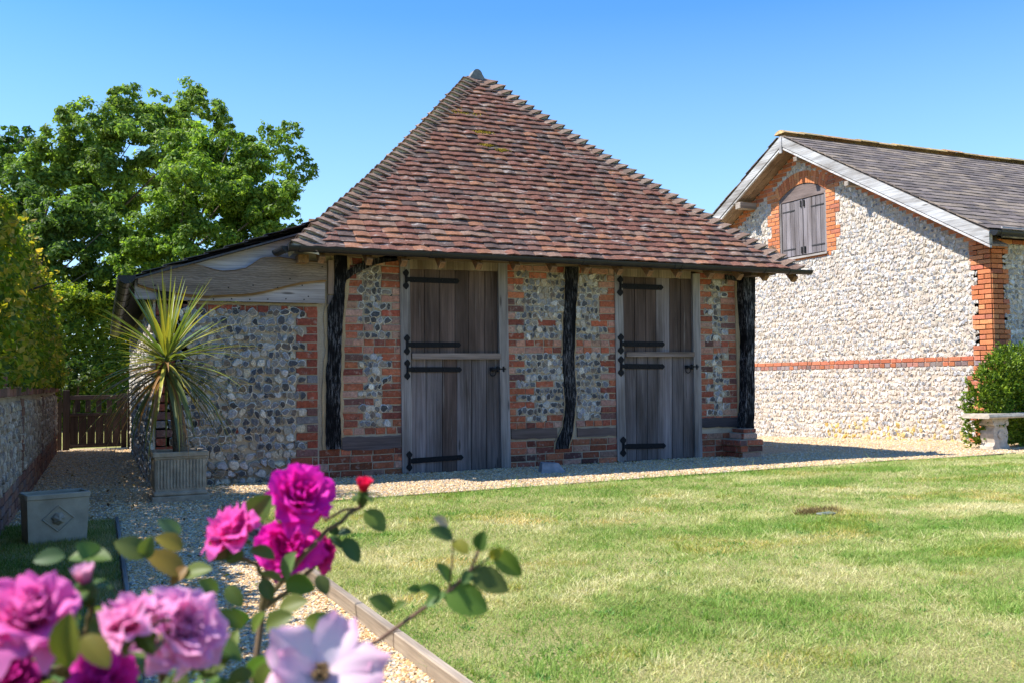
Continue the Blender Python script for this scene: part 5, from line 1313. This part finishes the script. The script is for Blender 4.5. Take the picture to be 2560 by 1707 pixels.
def hedge(name, label, faces, size, pal, dens, depth, groups=None, bump=0.18, mat='leaf_hedge', body=None, aspect=0.6, wts=None, stems=None, up=0.35):
    """faces: list of (origin, u, v, n) rectangles; leaves in a shell of the given depth"""
    t = thing(name, label, 'hedge' if 'hedge' in name else 'bush', tuple(stems[0]) if stems else tuple(faces[0][0])); mb = MB()
    for (o, u, v, nn, dk) in faces:
        o = V0(o, float); u = V0(u, float); v = V0(v, float); nn = norm(nn); A = np.linalg.norm(np.cross(u, v)); n = int(A * dens * dk)
        a = rng.random(n); b = rng.random(n); ln_u, ln_v = np.linalg.norm(u), np.linalg.norm(v)
        nz = vnoise(a * ln_u, b * ln_v, 0.45, 41) - 0.5 + 0.5 * (vnoise(a * ln_u, b * ln_v, 0.16, 42) - 0.5)
        P = o + a[:, None] * u + b[:, None] * v + nn * (nz * bump * 2 - rng.random(n) ** 1.6 * depth)[:, None] + rng.normal(0, 0.012, (n, 3))
        Nn = nn * 0.7 + V0([0, 0, up]) + rng.normal(0, 0.6, (n, 3))
        leaf_quads(mb, P, Nn, size * rng.uniform(0.6, 1.3, n), aspect, leaf_cols(n, pal, wts))
        # stray shoots
        for _ in range(int(A * 5 * dk)):
            a, b = rng.random(2); q = o + a * u + b * v + nn * bump * 0.6; dr = norm(nn * 0.7 + V0([0, 0, 0.9]) + rng.normal(0, 0.4, 3)); L = rng.uniform(0.06, 0.2); k = 9
            P = q + dr * (np.linspace(0, L, k))[:, None] + rng.normal(0, size * 0.25, (k, 3)); leaf_quads(mb, P, rng.normal(0, 0.7, (k, 3)) + V0([0, 0, 0.6]), size * rng.uniform(0.6, 1.1, k), aspect, leaf_cols(k, pal[-2:], None))
    mb.build('foliage', M[mat], t)
    m = MB()
    for s_ in stems: 
        p = V0(s_, float); m.tube([p, p + V0([rng.normal(0, 0.08), rng.normal(0, 0.08), stem_h * 0.5]), p + V0([rng.normal(0, 0.15), rng.normal(0, 0.15), stem_h])], [0.045, 0.035, 0.012], (0.12, 0.10, 0.08), 0, 7)
        for _ in range(6):
            a = p + V0([0, 0, rng.uniform(0.4, 0.85) * stem_h]); m.tube([a, a + V0([rng.normal(0, 0.3), rng.normal(0, 0.3), rng.uniform(0.1, 0.4)])], [0.02, 0.006], (0.12, 0.1, 0.08), 0, 5)
    m.build('stems', M['bark'], t)
    return t
BEE = [(0.14, 0.22, 0.022), (0.20, 0.27, 0.028), (0.085, 0.14, 0.018), (0.34, 0.33, 0.04), (0.48, 0.37, 0.08)]
stem_h = 2.0
hx = lambda y: -0.30 + (y - 6.96) * 0.0298
hy0, hy1, hz0, hz1, hw_ = 5.7, 15.0, 0.94, 2.28, 1.2
Hn = V0([DW[1], -DW[0], 0])
hedge('beech_hedge', 'tall golden green beech hedge growing over the garden wall on the left',
      [((hx(hy0), hy0, hz0), DW * (hy1 - hy0), (-0.16, 0, hz1 - hz0), Hn, 1.0),
       ((hx(hy0) - 0.16, hy0, hz1), DW * (hy1 - hy0), (-hw_, 0, 0.1), (0, 0, 1), 0.7),
       ((hx(hy1), hy1, hz0 - 0.25), (-hw_, 0, 0), (-0.0, 0, hz1 - hz0 + 0.25), (0, 1, 0), 0.5),
       ((hx(hy0), hy0, hz0), (-hw_, 0, 0), (-0.0, 0, hz1 - hz0), (0, -1, 0), 0.5),
       ((hx(hy0) - hw_, hy0, 0.3), DW * (hy1 - hy0), (0, 0, hz1 - 0.3), -Hn, 0.3),
       ((hx(1.9), 1.9, hz0), DW * 3.8, (-0.1, 0, 0.68), Hn, 0.8), ((hx(1.9) - 0.1, 1.9, 1.62), DW * 3.8, (-hw_, 0, 0.05), (0, 0, 1), 0.8)],
      0.062, BEE, 2600, 0.16, wts=(4, 4, 2.5, 2, 0.7), stems=[(hx(y) - 0.6, y, 0) for y in np.arange(2.8, 15, 1.1)], bump=0.09)
stem_h = 2.6
hedge('field_hedge', 'sunlit bright green hedge across the grass beyond the gate',
      [((-5, 23.2, 0.0), (13, 0, 0), (0, 0.2, 3.0), (0, -1, 0.15), 1.0), ((-5, 23.4, 3.0), (13, 0, 0), (0, 1.6, 0.15), (0, 0, 1), 0.8)],
      0.11, [(0.21, 0.31, 0.035), (0.16, 0.25, 0.03), (0.10, 0.17, 0.025), (0.34, 0.41, 0.05)], 2600, 0.35, stems=[(x, 24, 0) for x in np.arange(-4.5, 8, 1.5)], bump=0.28)
stem_h = 0.9
p = onY(160 * D2S, 868 * D2S, 16.1); t = thing('round_bush', 'small dark green bush behind the gate post at the end of the wall', 'bush', (p[0], 16.1, 0)); mb = MB()
for k in range(9): blob_leaves(mb, p + rng.normal(0, 1, 3) * V0([0.10, 0.12, 0.16]) - V0([0.0, 0, 0.05]), 0.19, 330, 0.06, [(0.04, 0.085, 0.014), (0.06, 0.11, 0.018), (0.11, 0.15, 0.02)], 0.6, sub=10)
mb.build('foliage', M['leaf'], t); m = MB()
for k in range(5): m.tube([(p[0] + rng.normal(0, 0.03), 16.1, 0), (p[0] + rng.normal(0, 0.1), 16.1 + rng.normal(0, 0.1), p[2])], [0.025, 0.012], (0.1, 0.08, 0.06), 0, 6)
m.build('stems', M['bark'], t)

# yew bush
yw = thing('yew_bush', 'dense bright green yew bush at the corner of the flint barn', 'bush', (12.6, 9.2, -0.05)); mb = MB()
n = 0; C_ = []; 
for (cx0, cy0, cz0, rx, ry, rz) in ((11.55, 9.05, 0.45, 0.36, 0.26, 0.55), (11.95, 9.1, 0.72, 0.55, 0.30, 0.58), (12.6, 9.12, 0.74, 0.7, 0.32, 0.56), (13.4, 9.12, 0.72, 0.7, 0.32, 0.57), (14.2, 9.12, 0.7, 0.7, 0.32, 0.56), (11.2, 9.0, 0.32, 0.34, 0.24, 0.38), (11.18, 8.98, 0.6, 0.28, 0.22, 0.32), (11.5, 9.0, 0.85, 0.3, 0.24, 0.33), (12.2, 9.05, 0.35, 0.7, 0.32, 0.42), (13.3, 9.05, 0.35, 0.9, 0.32, 0.42)):
    K = int(1500 * rx); d = norm(rng.normal(0, 1, (K, 3))); d = d[d[:, 1] < 0.5]; K = len(d)
    lob = 0.84 + 0.30 * vnoise(d[:, 0] * 3 + cx0 * 9, d[:, 2] * 3 + d[:, 1] * 2, 0.6, 51)
    P0 = V0([cx0, cy0, cz0]) + d * V0([rx, ry, rz]) * (lob * rng.uniform(0.86, 1.03, K))[:, None]
    P0[:, 2] = np.maximum(P0[:, 2], 0.0)
    ax = norm(d * V0([0.8, 0.8, 0.25]) + V0([0, 0, 0.42]) + rng.normal(0, 0.4, (K, 3)))
    tone = rng.uniform(0.65, 1.3, K)
    for j in range(13):
        L = rng.uniform(0.045, 0.10, K); s_ = rng.uniform(0, 1, K); dirn = norm(ax + norm(rng.normal(0, 1, (K, 3))) * 0.75)
        a = P0 + ax * (s_ * 0.09)[:, None]; tip = a + dirn * L[:, None] * 0.6; sd_ = norm(np.cross(dirn, rng.normal(0, 1, (K, 3)))) * (0.010)
        mb.many(np.stack([a - sd_ * 0.4, (a + tip) / 2 + sd_, tip, (a + tip) / 2 - sd_], 1), [(0, 1, 2), (0, 2, 3)], leaf_cols(K, [(0.17, 0.26, 0.018), (0.12, 0.20, 0.016), (0.25, 0.33, 0.026), (0.07, 0.13, 0.015)]) * tone[:, None])
mb.build('foliage', M['needle'], yw); m = MB()
for x in (11.5, 12.1, 12.8, 13.5, 14.2):
    for k in range(5): m.tube([(x + rng.normal(0, 0.05), 9.15, -0.1), (x + rng.normal(0, 0.2), 9.1 + rng.normal(0, 0.08), rng.uniform(0.6, 1.0))], [0.03, 0.012], (0.12, 0.08, 0.06), 0, 6)
m.build('stems', M['bark'], yw)

# ------------------------------------------------------------------ cordyline
cd = thing('cordyline_plant', 'spiky palm-like plant with long yellow green strap leaves in the stone planter', 'plant', (0.85, 8.34, 0.36))
tb = V0([0.86, 8.34, 0.33]); tt = onY(415, 905, 8.32)
m = MB(); q = [tb, tb + (tt - tb) * 0.3 + V0([0.02, 0, 0]), tb + (tt - tb) * 0.65 + V0([0.015, 0, 0]), tt]
mid_ = np.array([q[0] + (q[-1] - q[0]) * t + V0([0.018 * math.sin(PI * t), 0, 0]) for t in np.linspace(0, 1, 30)])
m.tube(mid_, np.interp(np.linspace(0, 1, 30), [0, 0.12, 0.4, 1], [0.075, 0.055, 0.045, 0.038]) * (1 + 0.09 * np.sin(np.arange(30) * 2.1)), V0((0.20, 0.15, 0.10)) * (0.8 + 0.4 * rng.random((30, 1))), 0, 12)
m.build('trunk', M['bark'], cd)
mb = MB(); NL = 185
for i in range(NL):
    f = i / NL; az = i * 2.39996 + rng.normal(0, 0.2)
    el = math.radians(84 - 132 * f ** 0.8 + rng.normal(0, 10)); L = rng.uniform(0.58, 0.80) * (1.08 if f > 0.75 else 1.0); base = tt + V0([0, 0, 0.12 - 0.24 * f]) + V0([math.cos(az), math.sin(az), 0]) * 0.03
    bend = rng.uniform(0.15, 0.75) if f < 0.55 else rng.uniform(0.5, 1.25)
    if f < 0.25: bend *= 0.35; L *= 0.86
    K = 8; p_ = base.copy(); w0 = rng.uniform(0.010, 0.0155); e = el; P = []; hz = V0([math.cos(az), math.sin(az), 0]); sd_ = V0([-math.sin(az), math.cos(az), 0])
    for k in range(K + 1):
        s_ = k / K; w = w0 * (0.55 + 0.45 * min(1, s_ * 4)) * (1 - max(0, s_ - 0.35) / 0.65) ** 0.8 + 0.0006
        dirn = hz * math.cos(e) + V0([0, 0, math.sin(e)]); nn = -hz * math.sin(e) + V0([0, 0, math.cos(e)])
        P.append([p_ - sd_ * w + nn * w * 0.35, p_, p_ + sd_ * w + nn * w * 0.35])
        p_ = p_ + dirn * L / K; e = max(e - bend / K * (0.5 + s_), -1.45)
        if p_[1] > 9.2: p_[1] = 9.2
    if f < 0.6: c = [(0.17, 0.23, 0.05), (0.25, 0.27, 0.055), (0.12, 0.19, 0.055), (0.38, 0.35, 0.06)][rng.integers(4)]
    else: c = [(0.14, 0.17, 0.05), (0.22, 0.21, 0.06), (0.34, 0.27, 0.06), (0.11, 0.13, 0.05), (0.28, 0.15, 0.06)][rng.integers(5)]
    c = V0(c) * rng.uniform(0.8, 1.25)
    cg_ = np.array([[c * (1 + 0.15 * (j != 1)) for j in range(3)] for k in range(K + 1)])
    mb.grid(np.array(P), cg_)
mb.build('foliage', M['strap'], cd, smooth=True)

# ------------------------------------------------------------------ the rose bush in front
rs = thing('rose_bush', 'rose bush close to the camera with magenta and pale pink blooms', 'rose bush', (0.08, 0.9, 0))
def petal(mb, c, axis, az, phi0, phi1, curl, L, Wd, cup, ruf, c_in, c_out, ref, pw=1.0):
    e1 = norm(np.cross(axis, ref)); e2 = np.cross(axis, e1); rad = e1 * math.cos(az) + e2 * math.sin(az); tan = -e1 * math.sin(az) + e2 * math.cos(az)
    K, J = 8, 9; P = np.zeros((K + 1, J, 3)); Cc = np.zeros((K + 1, J, 3)); r = 0.06 * L; z = 0; ph1, ph2 = rng.uniform(0, 6, 2); T = np.linspace(-1, 1, J)
    for k in range(K + 1):
        s = k / K; phi = phi0 + (phi1 - phi0) * s + curl * max(0, s - 0.6) ** 2 * 4
        w = Wd * (0.22 + 0.78 * math.sin(PI * min(0.98, 0.04 + 0.66 * s)) ** 0.9) * (1 - 0.30 * max(0, s - 0.72) / 0.28)
        for j, t in enumerate(T):
            rr = r - cup * w * t * t * 0.5; zz = z + cup * w * t * t * 0.25 - 0.10 * L * (abs(t) ** 3) * (s > 0.8)
            rz = ruf * L * s * s * math.sin(3.2 * t + ph1) + ruf * 0.5 * L * s * s * math.sin(7 * t + ph2)
            P[k, j] = c + rad * (rr + rz * math.cos(phi)) + axis * (zz + rz * math.sin(phi)) + tan * (t * w)
            m_ = (min(1, max(0, (s - 0.1) / 0.9)) * (0.7 + 0.3 * abs(t))) ** pw; Cc[k, j] = V0(c_in) * (1 - m_) + V0(c_out) * m_
        r += L / K * math.sin(phi); z += L / K * math.cos(phi)
    mb.grid(P, Cc * rng.uniform(0.9, 1.08))
def bloom(c, R, axis, c_in, c_out, kind='full', label=None, sepal=True):
    axis = norm(axis); ref = norm(rng.normal(0, 1, 3)); mb = MB(); c = V0(c, float)
    if kind == 'full':
        c = c - axis * R * 0.55
        for (n, p0, p1, L, W_, cup) in ((6, 0.9, 1.75, 1.12, 0.62, 0.22), (6, 0.7, 1.35, 1.12, 0.58, 0.35), (7, 0.5, 0.95, 1.05, 0.52, 0.5), (7, 0.35, 0.6, 1.0, 0.44, 0.7), (6, 0.2, 0.25, 0.92, 0.32, 0.9), (4, 0.08, -0.05, 0.85, 0.22, 1.0)):
            o = rng.uniform(0, 6)
            for i in range(n): petal(mb, c, norm(axis + rng.normal(0, 0.07, 3)), o + 2 * PI * i / n + rng.normal(0, 0.18), p0, p1 + rng.normal(0, 0.16), rng.uniform(0.1, 0.9), R * L * rng.uniform(0.78, 1.14), R * W_ * rng.uniform(0.8, 1.15), cup, 0.16, c_in, c_out, ref)
    elif kind == 'open':
        o = rng.uniform(0, 6)
        for n, p1, L, W_ in ((5, 1.60, 1.22, 0.52), (2, 1.15, 0.95, 0.42)):
            o += 0.6
            for i in range(n): petal(mb, c - axis * R * 0.12, axis, o + 2 * PI * i / n + rng.normal(0, 0.1), 1.0, p1 + rng.normal(0, 0.14), rng.uniform(-0.5, 0.5), R * L * rng.uniform(0.85, 1.1), R * W_ * rng.uniform(0.85, 1.1), 0.2, 0.13, c_in, c_out, ref, 1.8)
    else:
        c = c - axis * R * 0.8
        for n, p0, p1, L, W_, cup in ((5, 0.55, 0.35, 1.5, 0.62, 0.8), (4, 0.4, 0.15, 1.5, 0.5, 1.0), (3, 0.2, -0.05, 1.45, 0.35, 1.1)):
            o = rng.uniform(0, 6)
            for i in range(n): petal(mb, c, axis, o + 2 * PI * i / n, p0, p1, 0.5, R * L, R * W_, cup, 0.07, c_in, c_out, ref)
    o = mb.build('bloom', M['petal'], rs, smooth=True)
    if label: o['label'] = label
    if kind == 'open':
        m = MB(); e1 = norm(np.cross(axis, ref)); e2 = np.cross(axis, e1)
        for i in range(46):
            a = rng.uniform(0, 6.28); r_ = R * 0.17 * math.sqrt(rng.random()); b0 = c - axis * R * 0.08; tip = b0 + (e1 * math.cos(a) + e2 * math.sin(a)) * r_ + axis * R * rng.uniform(0.1, 0.24)
            m.tube([b0, tip], 0.0006, (0.26, 0.17, 0.07), 0, 4); m.obox(tip, e1, e2, axis, (0.0011, 0.001, 0.001), (0.20, 0.12, 0.05))
        m.build('stamens', M['twig'], o)
    if sepal:
        m = MB(); cb = c - axis * R * (0.1 if kind == 'full' else 0.12)
        if kind == 'open': cb = c - axis * R * 0.16
        m.tube([cb + axis * 0.004, cb - axis * 0.008, cb - axis * 0.016], [0.006, 0.007, 0.003], (0.09, 0.14, 0.03), 0, 8)
        for i in range(5): petal(m, cb - axis * 0.002, axis, 2 * PI * i / 5, 1.2, 2.0, 0.3, 0.02, 0.004, 0.1, 0.02, (0.08, 0.14, 0.03), (0.10, 0.16, 0.03), ref)
        m.build('sepals', M['leaf'], o)
    return c - axis * (R * 0.15 + 0.014)
toC = lambda p: norm(CAM - p)
MAG_I, MAG_O = (0.74, 0.014, 0.33), (0.84, 0.03, 0.52)
PK_I, PK_O = (0.78, 0.14, 0.42), (0.86, 0.44, 0.68)
WH_I, WH_O = (0.84, 0.74, 0.78), (0.84, 0.42, 0.62)
heads = []
def bl(x, y, dist, Rpx, lean, ci, co, kind='full', label=None, zoff=0):
    p = atD(x * D2S, y * D2S, dist); R = Rpx * D2S * dist / FPX
    ax = norm(toC(p) * lean[0] + V0([0, 0, lean[1]]) + Rv * lean[2]); heads.append((bloom(p, R, ax, ci, co, kind, label), ax))
bl(695, 1132, 1.09, 76, (0.75, 0.55, 0.25), MAG_I, MAG_O, label='large magenta bloom at the top of the bush')
bl(657, 1252, 1.10, 72, (0.9, 0.3, -0.1), MAG_I, MAG_O, label='magenta bloom below the topmost one')
bl(738, 1262, 1.14, 44, (0.45, 0.3, 0.6), (0.50, 0.01, 0.14), (0.60, 0.02, 0.24), label='small deep magenta bloom seen from the side')
bl(522, 1212, 1.02, 66, (0.35, 0.85, -0.35), (0.78, 0.04, 0.32), (0.84, 0.16, 0.54), label='pink bloom facing the sky')
bl(836, 1112, 1.12, 25, (0.2, 0.9, 0.1), (0.68, 0.012, 0.04), (0.74, 0.02, 0.10), 'bud', label='half-open red bud on a thin stem')
bl(75, 1395, 0.66, 108, (0.7, 0.6, 0.1), (0.76, 0.07, 0.38), (0.86, 0.26, 0.60), label='large blurred pink bloom at the left edge')
bl(300, 1410, 0.66, 80, (0.3, 0.7, -0.4), (0.62, 0.06, 0.26), PK_O, label='pink bloom seen from the side, middle of the front row')
bl(425, 1432, 0.72, 98, (0.75, 0.4, 0.45), PK_I, (0.88, 0.52, 0.74), label='pale pink ruffled bloom at the right of the front row')
bl(235, 1562, 0.68, 85, (0.6, 0.7, 0.0), MAG_I, (0.74, 0.05, 0.46), label='magenta bloom at the bottom edge')
bl(737, 1545, 0.70, 116, (0.9, 0.35, 0.05), WH_I, WH_O, 'open', label='open white bloom with pink petal edges')
bl(15, 1545, 0.72, 80, (0.7, 0.6, 0.0), (0.45, 0.01, 0.18), (0.55, 0.03, 0.3), label='dark magenta bloom in the bottom left corner')
bl(192, 1318, 0.74, 34, (0.2, 0.9, -0.2), (0.6, 0.06, 0.26), (0.84, 0.62, 0.72), 'bud', label='pale pink opening bud')
# stems
core = V0([0.02, 0.92, 0.0]); ST = MB()
def stem(p0, p1, r0=0.0035, r1=0.0022, bow=0.05, col=(0.13, 0.10, 0.045)):
    p0 = V0(p0, float); p1 = V0(p1, float); T = np.linspace(0, 1, 10)[:, None]; off = V0([rng.normal(0, bow), rng.normal(0, bow * 0.5), bow * 0.8])
    P = p0 + (p1 - p0) * T + off * (4 * T * (1 - T)) + rng.normal(0, 0.0012, (10, 3)); ST.tube(P, np.linspace(r0, r1, 10), col, 0, 6)
    for _ in range(4):
        i = rng.integers(2, 9); dn = norm(rng.normal(0, 1, 3)); ST.tube([P[i], P[i] + dn * 0.007], [0.0016, 0.0002], (0.2, 0.09, 0.05), 0, 4)
    return P
J1 = atD(600 * D2S, 1400 * D2S, 1.08); J2 = atD(640 * D2S, 1500 * D2S, 0.95); J3 = atD(360 * D2S, 1480 * D2S, 0.8); J4 = atD(150 * D2S, 1540 * D2S, 0.78)
for j, jj in enumerate((J1, J2, J3, J4)): stem(core + V0([0.05 * j - 0.08, rng.normal(0, 0.04), 0]), jj, 0.006, 0.004, 0.04, (0.14, 0.09, 0.05))
for (hp, ax), jj in zip(heads, (J1, J1, J1, J1, J1, J4, J3, J3, J4, J2, J4, J4)): stem(jj, hp, 0.0034, 0.0022, 0.015)
# the long leafy shoot reaching right
SH = [atD(x * D2S, y * D2S, 0.93) for x, y in ((640, 1568), (870, 1470), (960, 1405), (1040, 1350), (1082, 1305), (1100, 1262))]
ST.tube(SH, [0.0024, 0.0021, 0.0019, 0.0017, 0.0015, 0.0013], (0.17, 0.09, 0.06), 0, 6)
stem(core + V0([0.08, 0, 0]), SH[0], 0.005, 0.0032, 0.02)
SH2 = [atD(x * D2S, y * D2S, 0.93) for x, y in ((1030, 1355), (1038, 1300), (1040, 1240), (1010, 1205))]; ST.tube(SH2, [0.0014, 0.001, 0.001, 0.0008], (0.17, 0.12, 0.05), 0, 5)
SH3 = [atD(x * D2S, y * D2S, 0.93) for x, y in ((1080, 1310), (1118, 1285), (1140, 1265))]; ST.tube(SH3, [0.0014, 0.001, 0.001], (0.17, 0.12, 0.05), 0, 5)
SH4 = [atD(x * D2S, y * D2S, 1.12) for x, y in ((745, 1195), (790, 1170), (825, 1165), (834, 1135))]; ST.tube(SH4, [0.0016, 0.0016, 0.0015, 0.0014], (0.15, 0.08, 0.05), 0, 5)
ST.build('stems', M['twig'], rs)
# leaves
LM = MB()
def rleaf(p, d, up, L, col, w=0.3, curl=0.5):
    p = V0(p, float); d = norm(d); sd_ = norm(np.cross(d, up)); nn = np.cross(sd_, d); K = 13; P = []; cc = []; q = p.copy(); e = 0
    for k in range(K + 1):
        s = k / K; wd = L * w * math.sin(PI * s ** 0.85) ** 0.75 + L * 0.006; dirn = d * math.cos(e) - nn * math.sin(e); n2 = nn * math.cos(e) + d * math.sin(e)
        sr = 1 + 0.10 * (k % 2); P.append([q + sd_ * wd * t * (sr if abs(t) == 1 else 1) + n2 * wd * abs(t) * 0.32 for t in (-1, -0.5, 0, 0.5, 1)]); cc.append([V0(col) * (1.08 if t == 0 else 1.0) for t in range(-2, 3)])
        q = q + dirn * L / K; e += curl / K
    LM.grid(P, cc)
LG = [(0.075, 0.14, 0.028), (0.095, 0.165, 0.03), (0.06, 0.115, 0.03), (0.13, 0.17, 0.03)]
def pxleaf(x0, y0, x1, y1, dist, col, facing=0.6, w=0.3, curl=0.35):
    a = atD(x0 * D2S, y0 * D2S, dist); b = atD(x1 * D2S, y1 * D2S, dist - 0.01); L = np.linalg.norm(b - a)
    rleaf(a, b - a, norm(toC(a) * facing + V0([0, 0, 1 - facing]) + rng.normal(0, 0.15, 3)), L * 1.02, col, w, curl)
gr = lambda: LG[rng.integers(4)]
for q in ((1040, 1235, 990, 1212, 0.93, (0.07, 0.12, 0.03)), (1042, 1240, 1075, 1268, 0.93, (0.25, 0.24, 0.03)), (1030, 1210, 1000, 1186, 0.94, (0.40, 0.32, 0.22)),
          (1098, 1262, 1110, 1222, 0.93, (0.08, 0.14, 0.03)), (1125, 1280, 1150, 1262, 0.93, (0.42, 0.36, 0.04)), (1138, 1262, 1195, 1322, 0.93, (0.15, 0.22, 0.03)),
          (1080, 1312, 1168, 1352, 0.93, (0.10, 0.13, 0.03)), (1035, 1335, 1008, 1292, 0.93, (0.07, 0.13, 0.03)), (1020, 1355, 1120, 1398, 0.93, (0.11, 0.20, 0.03)),
          (1015, 1362, 968, 1345, 0.93, (0.08, 0.16, 0.03)), (1020, 1358, 978, 1388, 0.93, (0.085, 0.17, 0.03)), (968, 1350, 938, 1352, 0.93, (0.08, 0.15, 0.03)),
          (905, 1395, 850, 1372, 0.93, (0.10, 0.16, 0.03)), (905, 1395, 928, 1382, 0.93, (0.10, 0.15, 0.03)), (1082, 1310, 1062, 1338, 0.93, (0.1, 0.17, 0.04)),
          (838, 1172, 885, 1215, 1.12, (0.14, 0.20, 0.035)), (765, 1228, 770, 1206, 1.12, (0.06, 0.12, 0.05)), (772, 1225, 805, 1218, 1.12, (0.06, 0.12, 0.05)), (790, 1235, 825, 1288, 1.12, (0.06, 0.125, 0.04)), (760, 1230, 785, 1255, 1.12, (0.06, 0.12, 0.045)),
          (655, 1330, 670, 1268, 1.02, (0.13, 0.21, 0.07)), (655, 1335, 720, 1350, 1.05, (0.10, 0.19, 0.02)), (650, 1335, 600, 1310, 1.05, (0.16, 0.20, 0.03)), (730, 1320, 752, 1362, 1.08, (0.09, 0.12, 0.03)),
          (568, 1195, 618, 1140, 1.06, (0.10, 0.18, 0.03)), (640, 1200, 660, 1165, 1.1, (0.10, 0.15, 0.03)), (545, 1270, 480, 1240, 1.02, (0.14, 0.17, 0.035)), (540, 1275, 470, 1272, 1.02, (0.09, 0.15, 0.025)),
          (560, 1265, 520, 1290, 1.02, (0.10, 0.16, 0.03)), (575, 1260, 630, 1275, 1.04, (0.11, 0.19, 0.03)), (600, 1330, 625, 1375, 1.02, (0.09, 0.13, 0.03)), (520, 1345, 555, 1390, 1.0, (0.10, 0.15, 0.03)),
          (420, 1320, 340, 1262, 0.95, (0.30, 0.20, 0.03)), (420, 1320, 480, 1300, 0.95, (0.14, 0.18, 0.03)), (415, 1225, 365, 1192, 1.0, (0.12, 0.20, 0.09)), (420, 1260, 360, 1228, 0.98, (0.28, 0.22, 0.03)),
          (430, 1300, 390, 1340, 0.95, (0.26, 0.14, 0.03)), (340, 1275, 265, 1240, 0.92, (0.14, 0.17, 0.04)), (330, 1280, 345, 1235, 0.92, (0.15, 0.19, 0.05)), (230, 1290, 180, 1245, 0.85, (0.10, 0.17, 0.04)), (150, 1275, 75, 1282, 0.85, (0.08, 0.14, 0.05)), (160, 1280, 250, 1270, 0.85, (0.12, 0.18, 0.04)),
          (155, 1525, 150, 1415, 0.60, (0.19, 0.20, 0.03)), (190, 1460, 250, 1525, 0.64, (0.22, 0.20, 0.03)), (180, 1420, 130, 1370, 0.70, (0.09, 0.13, 0.03)),
          (560, 1440, 510, 1400, 0.85, (0.12, 0.17, 0.03)), (580, 1450, 600, 1405, 0.85, (0.13, 0.18, 0.03)), (610, 1440, 665, 1410, 0.88, (0.12, 0.15, 0.03)), (545, 1500, 500, 1470, 0.80, (0.14, 0.16, 0.04)), (580, 1540, 520, 1568, 0.75, (0.11, 0.15, 0.03)), (600, 1540, 660, 1580, 0.75, (0.14, 0.17, 0.03)),
          (780, 1440, 730, 1410, 0.85, (0.10, 0.16, 0.03)), (700, 1420, 790, 1455, 0.85, (0.16, 0.20, 0.03)), (640, 1400, 700, 1375, 0.95, (0.15, 0.17, 0.03)), (500, 1360, 460, 1330, 0.9, (0.12, 0.17, 0.03)), (455, 1540, 520, 1510, 0.75, (0.10, 0.14, 0.03)), (395, 1545, 430, 1590, 0.72, (0.09, 0.13, 0.03))):
    pxleaf(*q, facing=rng.uniform(0.45, 0.85), w=rng.uniform(0.26, 0.34))
for i in range(420):  # the rest of the bush, lower down
    x = rng.uniform(-150, 640); top = 1300 + 0.00045 * (x - 250) ** 2 * (0.9 if x > 250 else 0.2)
    y = rng.uniform(max(top, 1330) + 60, 2300); dist = rng.uniform(0.68, 1.15)
    p = atD(x * D2S, y * D2S, dist)
    if p[2] < 0.04: continue
    if y < 1560 and (x > 520 or dist > 0.9) and rng.random() < 0.75: continue
    rleaf(p, norm(rng.normal(0, 1, 3) * V0([1, 1, 0.5]) + V0([0, 0, -0.1])), norm(V0([0, 0, 1]) + rng.normal(0, 0.4, 3)), rng.uniform(0.022, 0.042), V0(gr()) * rng.uniform(0.8, 1.25), 0.31)
LM.build('foliage', M['leaf'], rs, smooth=True)

# dry leaves blown along the foot of the walls (uncountable)
LT = MB(); n = 420
x = np.r_[rng.uniform(0.9, 7.2, 170), rng.uniform(-0.3, 0.85, 130), rng.uniform(0.35, 1.0, 120)]; y = np.r_[9.27 - np.abs(rng.normal(0, 0.12, 170)), rng.uniform(7.2, 15, 130), rng.uniform(3.2, 7.2, 120)]
leaf_quads(LT, np.stack([x, y, gh(x, y) + 0.016], -1), rng.normal(0, 0.35, (n, 3)) + V0([0, 0, 1]), rng.uniform(0.018, 0.045, n), 0.55, leaf_cols(n, [(0.22, 0.12, 0.05), (0.32, 0.20, 0.08), (0.14, 0.08, 0.04), (0.16, 0.18, 0.05)]))
tag(LT.build('fallen_leaves', M['leaf_far']), 'small dry leaves scattered on the gravel', 'fallen leaves', kind='stuff')
